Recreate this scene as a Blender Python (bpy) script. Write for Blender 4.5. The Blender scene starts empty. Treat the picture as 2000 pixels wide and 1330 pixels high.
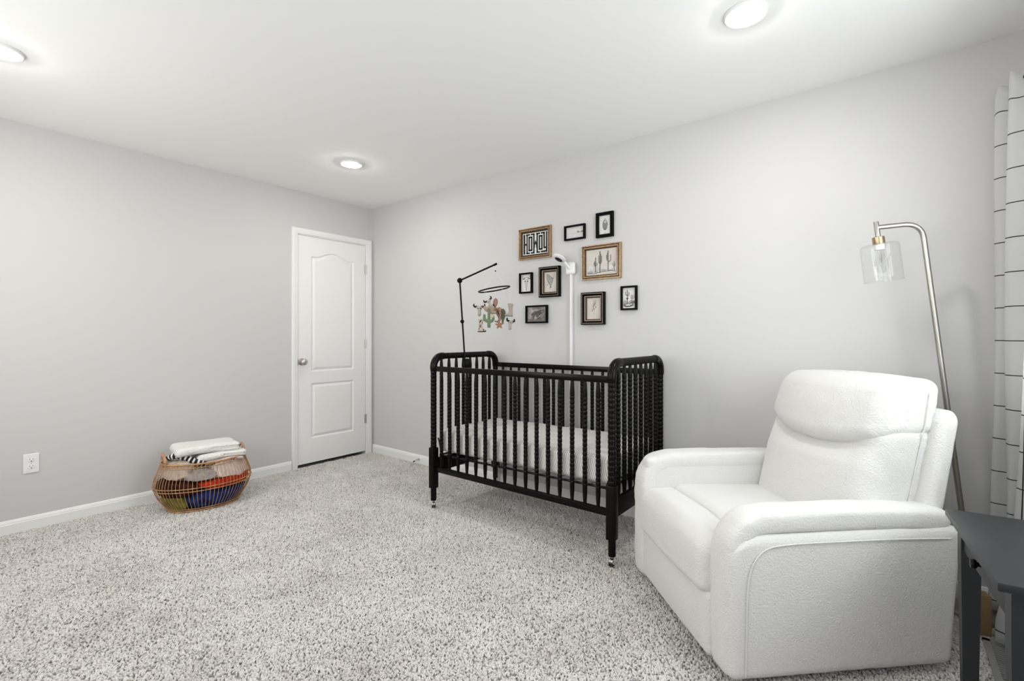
import bpy, bmesh, math, random
from mathutils import Vector, Matrix, noise
random.seed(7)
PI = math.pi
scene = bpy.context.scene
COL = scene.collection

# ------------------------------------------------------------------ camera
cam_d = bpy.data.cameras.new('camera')
cam = bpy.data.objects.new('camera', cam_d); COL.objects.link(cam)
cam.location = (0, 0, 1.1645)
cam.rotation_euler = (math.radians(90), 0, math.radians(38.25 - 90))
cam_d.sensor_width = 36; cam_d.sensor_fit = 'HORIZONTAL'
cam_d.lens = 926 / 2000 * 36
cam_d.shift_y = -9 / 2000
cam_d.clip_start = 0.02
scene.camera = cam

# ------------------------------------------------------------------ light and exposure
w = bpy.data.worlds.new('sky'); scene.world = w; w.use_nodes = True
w.node_tree.nodes['Background'].inputs[0].default_value = (1.0, 0.99, 0.97, 1)
w.node_tree.nodes['Background'].inputs[1].default_value = 1.5
CAN = 240.0             # emission of the ceiling lamps' diffusers
scene.view_settings.view_transform = 'Standard'
scene.view_settings.look = 'None'
scene.view_settings.gamma = 1.0
scene.view_settings.exposure = 0.06
scene.view_settings.use_curve_mapping = False
def daylight(name, size, loc, rot, power, col=(0.99, 0.99, 0.98)):
    """daylight falling in through a window opening, just outside its glass"""
    ld = bpy.data.lights.new(name, 'AREA'); ld.shape = 'RECTANGLE'; ld.size, ld.size_y = size
    ld.energy = power; ld.color = col
    lo = bpy.data.objects.new(name, ld); COL.objects.link(lo); lo.location = loc; lo.rotation_euler = rot
daylight('window_daylight', (1.56, 1.15), (1.73, -0.625, 1.49), (math.radians(90), 0, 0), 27, (0.92, 0.965, 1.0))
daylight('near_added_daylight', (1.1, 1.1), (-0.745, 0.70, 1.49), (math.radians(90), 0, math.radians(-90)), 15, (0.94, 0.97, 1.0))  # fill light through an unseen side window added to brighten the room
daylight('far_added_daylight', (1.1, 1.1), (-0.745, 2.75, 1.49), (math.radians(90), 0, math.radians(-90)), 24)  # second added fill, through the unseen window farther along the left wall

# ------------------------------------------------------------------ materials
def mat(name, col, rough=0.6, metal=0.0, spec=0.5, bump=None, vary=None, emit=None, trans=0, sheen=0):
    m = bpy.data.materials.new(name); m.use_nodes = True
    nt = m.node_tree; b = nt.nodes['Principled BSDF']
    b.inputs['Base Color'].default_value = (*col, 1)
    b.inputs['Roughness'].default_value = rough
    b.inputs['Metallic'].default_value = metal
    b.inputs['Specular IOR Level'].default_value = spec
    if sheen:
        b.inputs['Sheen Weight'].default_value = sheen
    if trans:
        b.inputs['Transmission Weight'].default_value = trans
    tc = nt.nodes.new('ShaderNodeTexCoord')
    if vary:                      # (scale, amount)
        n = nt.nodes.new('ShaderNodeTexNoise'); n.inputs['Scale'].default_value = vary[0]
        n.inputs['Detail'].default_value = 4
        nt.links.new(tc.outputs['Object'], n.inputs['Vector'])
        mp = nt.nodes.new('ShaderNodeMapRange')
        mp.inputs['From Min'].default_value = 0.3; mp.inputs['From Max'].default_value = 0.7
        mp.inputs['To Min'].default_value = 1 - vary[1]; mp.inputs['To Max'].default_value = 1 + vary[1]
        nt.links.new(n.outputs['Fac'], mp.inputs['Value'])
        mx = nt.nodes.new('ShaderNodeVectorMath'); mx.operation = 'SCALE'
        mx.inputs[0].default_value = col
        nt.links.new(mp.outputs['Result'], mx.inputs['Scale'])
        nt.links.new(mx.outputs[0], b.inputs['Base Color'])
    if bump:                      # (scale, strength, distance[, detail])
        n = nt.nodes.new('ShaderNodeTexNoise'); n.inputs['Scale'].default_value = bump[0]
        n.inputs['Detail'].default_value = bump[3] if len(bump) > 3 else 3
        nt.links.new(tc.outputs['Object'], n.inputs['Vector'])
        bp = nt.nodes.new('ShaderNodeBump'); bp.inputs['Strength'].default_value = bump[1]
        bp.inputs['Distance'].default_value = bump[2]
        nt.links.new(n.outputs['Fac'], bp.inputs['Height'])
        nt.links.new(bp.outputs['Normal'], b.inputs['Normal'])
    if emit:
        b.inputs['Emission Color'].default_value = (*emit[0], 1)
        b.inputs['Emission Strength'].default_value = emit[1]
    return m

M = {}
M['wall'] = mat('wall_paint', (0.605, 0.60, 0.592), 0.85, spec=0.2, bump=(220, 0.12, 0.001))
M['ceiling'] = mat('ceiling_paint', (0.91, 0.91, 0.90), 0.9, spec=0.15, bump=(26, 0.25, 0.003, 5))
M['trim'] = mat('trim_paint', (0.84, 0.84, 0.83), 0.42, spec=0.4)
M['door'] = mat('door_paint', (0.84, 0.84, 0.83), 0.45, spec=0.4, bump=(300, 0.05, 0.0005))
M['backing'] = mat('carpet_backing', (0.50, 0.475, 0.45), 1.0, spec=0.0)
M['nickel'] = mat('brushed_nickel', (0.60, 0.58, 0.55), 0.28, 1.0)
M['lampmetal'] = mat('lamp_nickel', (0.47, 0.45, 0.41), 0.30, 1.0)
M['brass'] = mat('aged_brass', (0.50, 0.36, 0.22), 0.25, 1.0)
M['liner_groove_shade'] = mat('liner_and_groove_shade', (0.085, 0.05, 0.028), 0.45, 0.4)  # dark liner colour; on gold frames it paints shade into the recesses
M['chrome'] = mat('chrome', (0.85, 0.85, 0.85), 0.08, 1.0)
M['black'] = mat('black_paint', (0.0035, 0.003, 0.0026), 0.26, spec=0.14)
M['espresso'] = mat('espresso_wood', (0.015, 0.0165, 0.020), 0.40, spec=0.5, bump=(60, 0.06, 0.001))
M['blackmetal'] = mat('black_metal', (0.004, 0.004, 0.004), 0.4, spec=0.12)
M['rubber'] = mat('black_rubber', (0.02, 0.02, 0.02), 0.6)
M['fabric'] = mat('white_boucle', (0.70, 0.695, 0.68), 0.95, spec=0.1, bump=(150, 0.75, 0.004, 3), sheen=0.25)
M['fabric_dark'] = mat('boucle_seam', (0.42, 0.41, 0.39), 0.95, spec=0.1)
M['plastic'] = mat('white_plastic', (0.82, 0.82, 0.82), 0.35)
M['slot'] = mat('outlet_slot', (0.03, 0.03, 0.03), 0.6)
M['lens'] = mat('black_lens', (0.004, 0.004, 0.005), 0.12)
M['gold'] = mat('gold_frame', (0.44, 0.30, 0.18), 0.30, 0.8, bump=(400, 0.25, 0.001), vary=(60, 0.25))
M['frameblack'] = mat('frame_black', (0.003, 0.003, 0.003), 0.5, spec=0.06)
M['silvergold'] = mat('antique_silver', (0.26, 0.21, 0.165), 0.35, 0.6, vary=(150, 0.3))
M['paper'] = mat('print_paper', (0.66, 0.65, 0.63), 0.9, spec=0.1)
M['papercream'] = mat('print_cream', (0.62, 0.57, 0.52), 0.9, spec=0.1, vary=(14, 0.06))
M['paperwhite'] = mat('print_white', (0.72, 0.72, 0.70), 0.9, spec=0.1)
M['ink'] = mat('print_ink', (0.035, 0.035, 0.032), 0.9, spec=0.1)
M['inkgrey'] = mat('print_grey', (0.20, 0.19, 0.19), 0.9, spec=0.1)
M['inklight'] = mat('print_light_grey', (0.40, 0.39, 0.385), 0.9, spec=0.1)
M['inkbrown'] = mat('print_brown', (0.15, 0.11, 0.095), 0.9, spec=0.1)
M['photobg'] = mat('photo_grey', (0.34, 0.305, 0.29), 0.8, vary=(30, 0.4))
M['photodark'] = mat('photo_dark', (0.11, 0.09, 0.085), 0.8, vary=(60, 0.4))
M['photomid'] = mat('photo_mid', (0.20, 0.17, 0.16), 0.8, vary=(60, 0.35))
M['thread'] = mat('white_thread', (0.75, 0.74, 0.72), 0.8)
M['felt_white'] = mat('felt_cream', (0.476, 0.436, 0.390), 0.95, spec=0.05, bump=(500, 0.5, 0.001))
M['felt_brown'] = mat('felt_brown', (0.051, 0.028, 0.022), 0.95, spec=0.05, bump=(500, 0.5, 0.001))
M['felt_beige'] = mat('felt_beige', (0.377, 0.297, 0.231), 0.95, spec=0.05, bump=(500, 0.5, 0.001))
M['felt_green'] = mat('felt_green', (0.158, 0.211, 0.131), 0.95, spec=0.05, bump=(500, 0.5, 0.001))
M['felt_sage'] = mat('felt_sage', (0.186, 0.213, 0.140), 0.95, spec=0.05, bump=(500, 0.5, 0.001))
M['felt_yellow'] = mat('felt_yellow', (0.470, 0.457, 0.258), 0.95, spec=0.05)
M['felt_rust'] = mat('felt_rust', (0.328, 0.162, 0.103), 0.95, spec=0.05, bump=(500, 0.5, 0.001))
M['felt_pink'] = mat('felt_pink', (0.340, 0.200, 0.154), 0.95, spec=0.05, bump=(500, 0.5, 0.001))
M['felt_tan'] = mat('felt_tan', (0.367, 0.320, 0.280), 0.95, spec=0.05, bump=(500, 0.5, 0.001))
M['rattan'] = mat('rattan', (0.46, 0.25, 0.11), 0.5, vary=(25, 0.35))
M['rattan_light'] = mat('rattan_handle', (0.47, 0.26, 0.14), 0.5, vary=(40, 0.2))
M['cl_white'] = mat('fleece_white', (0.80, 0.79, 0.76), 0.95, spec=0.05, bump=(70, 1.0, 0.009, 5))
M['cl_blue'] = mat('cloth_blue', (0.018, 0.035, 0.13), 0.9, spec=0.1, bump=(60, 0.8, 0.006), vary=(35, 0.6))
M['cl_red'] = mat('cloth_red', (0.42, 0.035, 0.014), 0.9, spec=0.1, bump=(40, 0.6, 0.006), vary=(20, 0.3))
M['cl_plaid'] = mat('cloth_maroon', (0.045, 0.014, 0.010), 0.9, spec=0.1, bump=(60, 0.6, 0.006), vary=(30, 0.6))
M['cl_olive'] = mat('cloth_olive', (0.20, 0.19, 0.045), 0.9, spec=0.1, bump=(50, 0.6, 0.006), vary=(25, 0.4))
M['cl_grey'] = mat('plush_grey', (0.36, 0.34, 0.33), 0.95, spec=0.05, bump=(120, 0.9, 0.006), vary=(50, 0.2))
M['cl_pink'] = mat('cloth_blush', (0.66, 0.56, 0.52), 0.9, spec=0.1, bump=(70, 0.5, 0.004), vary=(40, 0.15))
M['cl_beige'] = mat('cloth_beige', (0.50, 0.43, 0.36), 0.9, spec=0.1, bump=(70, 0.5, 0.004), vary=(40, 0.2))
M['bag'] = mat('white_bag', (0.70, 0.71, 0.72), 0.8, bump=(40, 0.5, 0.006))
M['cardboard'] = mat('tan_paper', (0.30, 0.21, 0.10), 0.8)
M['grille'] = mat('grey_register', (0.42, 0.42, 0.41), 0.45, 0.3)
M['springs'] = mat('support_steel', (0.015, 0.015, 0.016), 0.35, 0.5)
M['groove'] = mat('exterior_render', (0.5, 0.5, 0.48), 0.9)

def new_nodes(name):
    m = bpy.data.materials.new(name); m.use_nodes = True
    return m, m.node_tree, m.node_tree.nodes['Principled BSDF'], m.node_tree.nodes, m.node_tree.links

def mathn(nt, op, a, b=None, c=None):
    n = nt.nodes.new('ShaderNodeMath'); n.operation = op
    for i, v in enumerate((a, b, c)):
        if v is None: continue
        if isinstance(v, (int, float)): n.inputs[i].default_value = v
        else: nt.links.new(v, n.inputs[i])
    return n.outputs[0]

# carpet tuft colour: each tuft its own shade, with broad worn/brushed patches
m, nt, b, N, L = new_nodes('carpet_tuft')
oi = N.new('ShaderNodeObjectInfo'); geo = N.new('ShaderNodeNewGeometry')
n1 = N.new('ShaderNodeTexNoise'); n1.inputs['Scale'].default_value = 2.6; n1.inputs['Detail'].default_value = 5
n1.inputs['Roughness'].default_value = 0.65
L.new(geo.outputs['Position'], n1.inputs['Vector'])
n2 = N.new('ShaderNodeTexNoise'); n2.inputs['Scale'].default_value = 28; n2.inputs['Detail'].default_value = 2
L.new(geo.outputs['Position'], n2.inputs['Vector'])
ramp = N.new('ShaderNodeValToRGB')
ramp.color_ramp.elements[0].position = 0.0; ramp.color_ramp.elements[0].color = (0.48, 0.45, 0.42, 1)
ramp.color_ramp.elements[1].position = 1.0; ramp.color_ramp.elements[1].color = (0.78, 0.755, 0.73, 1)
e = ramp.color_ramp.elements.new(0.45); e.color = (0.655, 0.63, 0.60, 1)
s = mathn(nt, 'MULTIPLY_ADD', oi.outputs['Random'], 0.42, 0.065)
s = mathn(nt, 'MULTIPLY_ADD', n1.outputs['Fac'], 1.25, s)
s = mathn(nt, 'MULTIPLY_ADD', n2.outputs['Fac'], 0.35, s)
s = mathn(nt, 'SUBTRACT', s, 0.595)
L.new(s, ramp.inputs['Fac']); L.new(ramp.outputs['Color'], b.inputs['Base Color'])
b.inputs['Roughness'].default_value = 0.95; b.inputs['Specular IOR Level'].default_value = 0.05
M['carpet'] = m

# windowpane-check curtain cloth, from UV in metres
m, nt, b, N, L = new_nodes('curtain_check')
uvn = N.new('ShaderNodeUVMap'); sp = N.new('ShaderNodeSeparateXYZ'); L.new(uvn.outputs[0], sp.inputs[0])
lu = mathn(nt, 'LESS_THAN', mathn(nt, 'FRACT', mathn(nt, 'DIVIDE', sp.outputs[0], 0.2710)), 0.0065)
lv = mathn(nt, 'LESS_THAN', mathn(nt, 'FRACT', mathn(nt, 'DIVIDE', sp.outputs[1], 0.1355)), 0.028)
ln = mathn(nt, 'MAXIMUM', lu, lv)
mix = N.new('ShaderNodeMix'); mix.data_type = 'RGBA'
mix.inputs[6].default_value = (0.87, 0.87, 0.87, 1); mix.inputs[7].default_value = (0.05, 0.052, 0.06, 1)
L.new(ln, mix.inputs[0]); L.new(mix.outputs[2], b.inputs['Base Color'])
b.inputs['Roughness'].default_value = 0.9; b.inputs['Specular IOR Level'].default_value = 0.1
tr = N.new('ShaderNodeBsdfTranslucent'); L.new(mix.outputs[2], tr.inputs[0])
ms = N.new('ShaderNodeMixShader'); ms.inputs[0].default_value = 0.6
out = N['Material Output']
L.new(b.outputs[0], ms.inputs[1]); L.new(tr.outputs[0], ms.inputs[2]); L.new(ms.outputs[0], out.inputs[0])
M['curtain'] = m

# striped crib sheet: fine grey pin stripes, slightly rippled
m, nt, b, N, L = new_nodes('striped_sheet')
tc = N.new('ShaderNodeTexCoord'); sp = N.new('ShaderNodeSeparateXYZ'); L.new(tc.outputs['Object'], sp.inputs[0])
nz = N.new('ShaderNodeTexNoise'); nz.inputs['Scale'].default_value = 5; L.new(tc.outputs['Object'], nz.inputs['Vector'])
bend = mathn(nt, 'MULTIPLY', mathn(nt, 'POWER', mathn(nt, 'SUBTRACT', 0.075, sp.outputs[2]), 2.0), 1.6)
pos = mathn(nt, 'MULTIPLY_ADD', nz.outputs['Fac'], 0.02, sp.outputs[1])
pos = mathn(nt, 'ADD', pos, bend)
pos = mathn(nt, 'MULTIPLY_ADD', sp.outputs[0], 0.35, pos)
st = mathn(nt, 'LESS_THAN', mathn(nt, 'FRACT', mathn(nt, 'DIVIDE', pos, 0.0115)), 0.26)
mix = N.new('ShaderNodeMix'); mix.data_type = 'RGBA'
mix.inputs[6].default_value = (0.80, 0.79, 0.77, 1); mix.inputs[7].default_value = (0.36, 0.33, 0.30, 1)
L.new(st, mix.inputs[0]); L.new(mix.outputs[2], b.inputs['Base Color'])
b.inputs['Roughness'].default_value = 0.9; b.inputs['Specular IOR Level'].default_value = 0.1
M['sheet'] = m

# black and white striped cloth in the basket
m, nt, b, N, L = new_nodes('zebra_cloth')
uvn = N.new('ShaderNodeUVMap'); sp = N.new('ShaderNodeSeparateXYZ'); L.new(uvn.outputs[0], sp.inputs[0])
st = mathn(nt, 'LESS_THAN', mathn(nt, 'FRACT', mathn(nt, 'MULTIPLY', sp.outputs[0], 9.0)), 0.58)
mix = N.new('ShaderNodeMix'); mix.data_type = 'RGBA'
mix.inputs[6].default_value = (0.70, 0.68, 0.66, 1); mix.inputs[7].default_value = (0.012, 0.011, 0.012, 1)
L.new(st, mix.inputs[0]); L.new(mix.outputs[2], b.inputs['Base Color']); b.inputs['Roughness'].default_value = 0.9
M['zebra'] = m

# patterned cowboy boot felt
m, nt, b, N, L = new_nodes('felt_cowhide')
tc = N.new('ShaderNodeTexCoord'); nz = N.new('ShaderNodeTexNoise'); nz.inputs['Scale'].default_value = 75
L.new(tc.outputs['Object'], nz.inputs['Vector'])
st = mathn(nt, 'GREATER_THAN', nz.outputs['Fac'], 0.55)
mix = N.new('ShaderNodeMix'); mix.data_type = 'RGBA'
mix.inputs[6].default_value = (0.60, 0.50, 0.42, 1); mix.inputs[7].default_value = (0.07, 0.04, 0.03, 1)
L.new(st, mix.inputs[0]); L.new(mix.outputs[2], b.inputs['Base Color']); b.inputs['Roughness'].default_value = 0.95
M['felt_cow'] = m

# clear glass
def glass(name, col, rough=0.0):
    m, nt, b, N, L = new_nodes(name)
    b.inputs['Base Color'].default_value = (*col, 1); b.inputs['Roughness'].default_value = rough
    b.inputs['Transmission Weight'].default_value = 1.0; b.inputs['IOR'].default_value = 1.45
    return m
def thin_glass(name, tint=0.985, rough=0.01, boost=1.0):
    m, nt, b, N, L = new_nodes(name); N.remove(b)
    t = N.new('ShaderNodeBsdfTransparent'); t.inputs[0].default_value = (tint * .995, tint, tint * .998, 1)
    g = N.new('ShaderNodeBsdfGlossy'); g.inputs['Roughness'].default_value = rough
    lw = N.new('ShaderNodeLayerWeight'); lw.inputs['Blend'].default_value = 0.5
    f = mathn(nt, 'MULTIPLY_ADD', mathn(nt, 'POWER', lw.outputs['Facing'], 4.0), 0.55 * boost, 0.045)
    x = N.new('ShaderNodeMixShader'); L.new(f, x.inputs[0]); L.new(t.outputs[0], x.inputs[1]); L.new(g.outputs[0], x.inputs[2])
    L.new(x.outputs[0], N['Material Output'].inputs[0])
    return m
M['glass'] = thin_glass('clear_glass', .975)
M['bulbglass'] = thin_glass('bulb_glass', .985)
M['diffuser'] = mat('lamp_diffuser', (0.9, 0.9, 0.9), 0.5, emit=((1.0, 0.968, 0.925), CAN))
M['clearpane'] = thin_glass('window_glass', .99)

# ------------------------------------------------------------------ mesh helpers
class MB:
    def __init__(self): self.v = []; self.f = []; self.uv = None
    def add(self, vs, fs, mtx=None):
        o = len(self.v)
        self.v += [tuple(mtx @ Vector(p)) for p in vs] if mtx else [tuple(p) for p in vs]
        self.f += [tuple(i + o for i in f) for f in fs]; return self
    def box(self, lo, hi, bev=0.0, mtx=None):
        if bev <= 0:
            x0, y0, z0 = lo; x1, y1, z1 = hi
            vs = [(x0,y0,z0),(x1,y0,z0),(x1,y1,z0),(x0,y1,z0),(x0,y0,z1),(x1,y0,z1),(x1,y1,z1),(x0,y1,z1)]
            fs = [(0,3,2,1),(4,5,6,7),(0,1,5,4),(1,2,6,5),(2,3,7,6),(3,0,4,7)]
            return self.add(vs, fs, mtx)
        bm = bmesh.new(); bmesh.ops.create_cube(bm, size=1)
        for v in bm.verts:
            v.co = Vector([(lo[i] + hi[i]) / 2 + v.co[i] * (hi[i] - lo[i]) for i in range(3)])
        bmesh.ops.bevel(bm, geom=bm.edges[:], offset=bev, segments=2, profile=0.5, affect='EDGES')
        bm.verts.index_update()
        self.add([v.co.copy() for v in bm.verts], [[v.index for v in f.verts] for f in bm.faces], mtx)
        bm.free(); return self
    def tube(self, pts, r, n=8, closed=False, caps=True, mtx=None):
        pts = [Vector(p) for p in pts]; K = len(pts)
        rr = r if callable(r) else (lambda i: r)
        ts = []
        for i in range(K):
            a = pts[(i - 1) % K] if (closed or i > 0) else pts[i]
            b = pts[(i + 1) % K] if (closed or i < K - 1) else pts[i]
            ts.append((b - a).normalized())
        up = Vector((0, 0, 1)) if abs(ts[0].z) < 0.9 else Vector((1, 0, 0))
        nx = ts[0].cross(up).normalized(); vs = []; fs = []
        for i in range(K):
            nx = (nx - ts[i] * nx.dot(ts[i])).normalized(); ny = ts[i].cross(nx)
            q = rr(i); qa, qb = q if isinstance(q, tuple) else (q, q)
            for j in range(n):
                a = 2 * PI * j / n
                vs.append(pts[i] + nx * math.cos(a) * qa + ny * math.sin(a) * qb)
        for i in range(K if closed else K - 1):
            for j in range(n):
                a, b = i * n + j, i * n + (j + 1) % n
                c, d = ((i + 1) % K) * n + (j + 1) % n, ((i + 1) % K) * n + j
                fs.append((a, b, c, d))
        if caps and not closed:
            fs.append(tuple(range(n - 1, -1, -1))); fs.append(tuple((K - 1) * n + j for j in range(n)))
        return self.add(vs, fs, mtx)
    def lathe(self, prof, n=12, mtx=None):        # prof: (r, z) bottom to top
        vs = []; fs = []
        for r, z in prof:
            for j in range(n):
                a = 2 * PI * j / n; vs.append((r * math.cos(a), r * math.sin(a), z))
        for i in range(len(prof) - 1):
            for j in range(n):
                fs.append((i*n + j, i*n + (j+1) % n, (i+1)*n + (j+1) % n, (i+1)*n + j))
        if prof[0][0] > 1e-6: fs.append(tuple(range(n - 1, -1, -1)))
        if prof[-1][0] > 1e-6: fs.append(tuple((len(prof) - 1) * n + j for j in range(n)))
        return self.add(vs, fs, mtx)
    def sphere(self, c, r, n=10, sc=(1, 1, 1)):
        k = max(4, n // 2 + 1)
        pr = [(max(1e-5, r * math.sin(PI * i / k)), -r * math.cos(PI * i / k)) for i in range(k + 1)]
        return self.lathe(pr, n, Matrix.Translation(c) @ Matrix.Diagonal((*sc, 1)))
    def obj(self, name, m, parent=None, smooth=True, loc=(0, 0, 0)):
        me = bpy.data.meshes.new(name); me.from_pydata(self.v, [], self.f); me.validate()
        bm = bmesh.new(); bm.from_mesh(me); bmesh.ops.remove_doubles(bm, verts=bm.verts, dist=1e-6)
        bmesh.ops.recalc_face_normals(bm, faces=bm.faces); bm.to_mesh(me); bm.free()
        return link(name, me, m, parent, smooth, loc)

def link(name, me, m, parent=None, smooth=True, loc=(0, 0, 0)):
    if m is not None and len(me.materials) == 0: me.materials.append(m)
    if smooth:
        me.polygons.foreach_set('use_smooth', [True] * len(me.polygons))
        try: me.set_sharp_from_angle(angle=math.radians(38))
        except Exception: pass
    o = bpy.data.objects.new(name, me); COL.objects.link(o); o.location = loc
    if parent: o.parent = parent
    return o

def thing(name, label, cat, loc=(0, 0, 0), rotz=0, group=None):
    o = bpy.data.objects.new(name, None); COL.objects.link(o); o.empty_display_size = 0.05
    o.location = loc; o.rotation_euler = (0, 0, rotz)
    o['label'] = label; o['category'] = cat
    if group: o['group'] = group
    return o
def tag(o, label, cat, group=None):
    o['label'] = label; o['category'] = cat
    if group: o['group'] = group
    return o
def struct(o): o['kind'] = 'structure'; return o
def dup(o, parent=None, loc=None, rot=None):
    c = o.copy(); COL.objects.link(c)
    if parent: c.parent = parent
    if loc is not None: c.location = loc
    if rot is not None: c.rotation_euler = rot
    return c

def soft(half, r, n=16, fn=None, dens=True):
    """Rounded-box surface grid; fn maps a local point to its final place."""
    hx, hy, hz = half; vmap = {}; vs = []; fs = []
    def P(t): return math.sin(t * PI / 2) if dens else t
    def vert(i, j, k):
        key = (i, j, k)
        if key in vmap: return vmap[key]
        p = Vector((P(i / n) * hx, P(j / n) * hy, P(k / n) * hz))
        rx, ry, rz = (r, r, r) if not isinstance(r, tuple) else r
        q = Vector((max(-hx + rx, min(hx - rx, p.x)), max(-hy + ry, min(hy - ry, p.y)), max(-hz + rz, min(hz - rz, p.z))))
        d = Vector(((p.x - q.x) / rx, (p.y - q.y) / ry, (p.z - q.z) / rz))
        if d.length > 1e-9:
            big = max(abs(d.x), abs(d.y), abs(d.z))
            d = d.normalized() * big
            p = q + Vector((d.x * rx, d.y * ry, d.z * rz))
        if fn: p = Vector(fn(p))
        vmap[key] = len(vs); vs.append(p); return vmap[key]
    rg = range(-n, n)
    for s in (-n, n):
        for a in rg:
            for b in rg:
                for ax in range(3):
                    q = []
                    for (da, db) in ((0, 0), (1, 0), (1, 1), (0, 1)):
                        c = [0, 0, 0]; c[ax] = s; c[(ax + 1) % 3] = a + da; c[(ax + 2) % 3] = b + db
                        q.append(vert(*c))
                    if s < 0: q.reverse()
                    fs.append(tuple(q))
    mb = MB(); mb.add(vs, fs); return mb

def nz(p, s, seed=0.0): return noise.noise(Vector((p[0] * s + seed, p[1] * s - seed, p[2] * s + 2 * seed)))

def curve_solid(outs, ext, bev=0.0, res=2):
    cu = bpy.data.curves.new('tmp', 'CURVE'); cu.dimensions = '2D'; cu.fill_mode = 'BOTH'
    cu.extrude = max(0.0, ext - bev); cu.bevel_depth = bev; cu.bevel_resolution = res; cu.offset = -bev
    for pts in outs:
        s = cu.splines.new('POLY'); s.points.add(len(pts) - 1)
        for i, p in enumerate(pts): s.points[i].co = (p[0], p[1], 0, 1)
        s.use_cyclic_u = True
    ob = bpy.data.objects.new('tmp', cu); COL.objects.link(ob)
    me = bpy.data.meshes.new_from_object(ob)
    mb = MB(); mb.add([v.co.copy() for v in me.vertices], [tuple(p.vertices) for p in me.polygons])
    bpy.data.objects.remove(ob); bpy.data.curves.remove(cu); bpy.data.meshes.remove(me)
    return mb
def xf(mb, mtx):
    mb.v = [tuple(mtx @ Vector(p)) for p in mb.v]; return mb
def spline(pts, k=6, closed=False):
    pts = [Vector(p) for p in pts]; n = len(pts); out = []
    for i in range(n if closed else n - 1):
        g = lambda j: pts[j % n] if closed else pts[max(0, min(n - 1, j))]
        p0, p1, p2, p3 = g(i - 1), g(i), g(i + 1), g(i + 2)
        for t in range(k):
            t /= k
            out.append(0.5 * ((2*p1) + (-p0 + p2)*t + (2*p0 - 5*p1 + 4*p2 - p3)*t*t + (-p0 + 3*p1 - 3*p2 + p3)*t**3))
    if not closed: out.append(pts[-1])
    return out

# ================================================================== ROOM SHELL
XR, YB, XL, YF, H = 2.887, 4.062, -0.62, -0.50, 2.44
T = 0.12
# floor slab and pile
struct(MB().box((XL - T, YF - T, -0.15), (XR + T, YB + 0.6, -0.012)).obj('floor', M['backing'], smooth=False))
# ceiling
struct(MB().box((XL - T, YF - T, H), (XR + T, YB + T, H + 0.12)).obj('ceiling', M['ceiling'], smooth=False))
struct(MB().box((XR, YF - T, -0.012), (XR + T, YB + T, H)).obj('wall_right', M['wall'], smooth=False))
SIDE = ((0.10, 1.30), (2.15, 3.35))  # openings of two unseen windows, added to let in fill light
wl = MB().box((XL - T, YF - T, -0.012), (XL, YB + T, .88)).box((XL - T, YF - T, 2.10), (XL, YB + T, H))
wl.box((XL - T, YF - T, .88), (XL, SIDE[0][0], 2.1)).box((XL - T, SIDE[0][1], .88), (XL, SIDE[1][0], 2.1)).box((XL - T, SIDE[1][1], .88), (XL, YB + T, 2.1))
struct(wl.obj('wall_left', M['wall'], smooth=False))
for k_, (V0, V1) in enumerate(SIDE):
    w2 = MB(); vm = (V0 + V1) / 2
    w2.box((XL - .09, V0, .88), (XL - .03, V0 + .045, 2.1)).box((XL - .09, V1 - .045, .88), (XL - .03, V1, 2.1)).box((XL - .09, V0, .88), (XL - .03, V1, .925)).box((XL - .09, V0, 2.055), (XL - .03, V1, 2.1)).box((XL - .085, V0, 1.47), (XL - .035, V1, 1.51)).box((XL - .09, vm - .02, .88), (XL - .03, vm + .02, 2.1))
    for q_ in ((V0 - .06, .82, V0, 2.16), (V1, .82, V1 + .06, 2.16), (V0, 2.1, V1, 2.16), (V0, .82, V1, .88)):
        w2.box((XL, q_[0], q_[1]), (XL + .016, q_[2], q_[3]))
    W2 = struct(w2.obj('window_%d' % (k_ + 2), M['trim'], smooth=False))  # added out of view for the extra daylight
    MB().box((XL - .064, V0, .88), (XL - .061, V1, 2.1)).obj('pane', M['clearpane'], W2, False)
# door wall with its opening
DX0, DX1, DZ = 2.096, 2.804, 2.062
wb = MB()
wb.box((XL, YB, -0.012), (DX0, YB + T, H)).box((DX1, YB, -0.012), (XR, YB + T, H)).box((DX0, YB, DZ), (DX1, YB + T, H))
struct(wb.obj('wall_back', M['wall'], smooth=False))
struct(MB().box((DX0 - .1, YB + 0.55, -0.012), (DX1 + .08, YB + 0.6, H)).box((DX0 - .15, YB + T, -0.012), (DX0 - .1, YB + 0.6, H))
       .box((DX1 + .08, YB + T, -0.012), (DX1 + .13, YB + .6, H)).box((DX0 - .15, YB + T, H - .05), (DX1 + .13, YB + .6, H)).obj('wall_door_backing', M['wall'], smooth=False))  # unseen backing added behind the door to keep sky light out of its gap
# window wall with its opening
WX0, WX1, WZ0, WZ1 = 0.90, 2.56, 0.88, 2.10
wf = MB()
wf.box((XL, YF - T, -0.012), (WX0, YF, H)).box((WX1, YF - T, -0.012), (XR, YF, H))
wf.box((WX0, YF - T, -0.012), (WX1, YF, WZ0)).box((WX0, YF - T, WZ1), (WX1, YF, H))
struct(wf.obj('wall_front', M['wall'], smooth=False))

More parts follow.
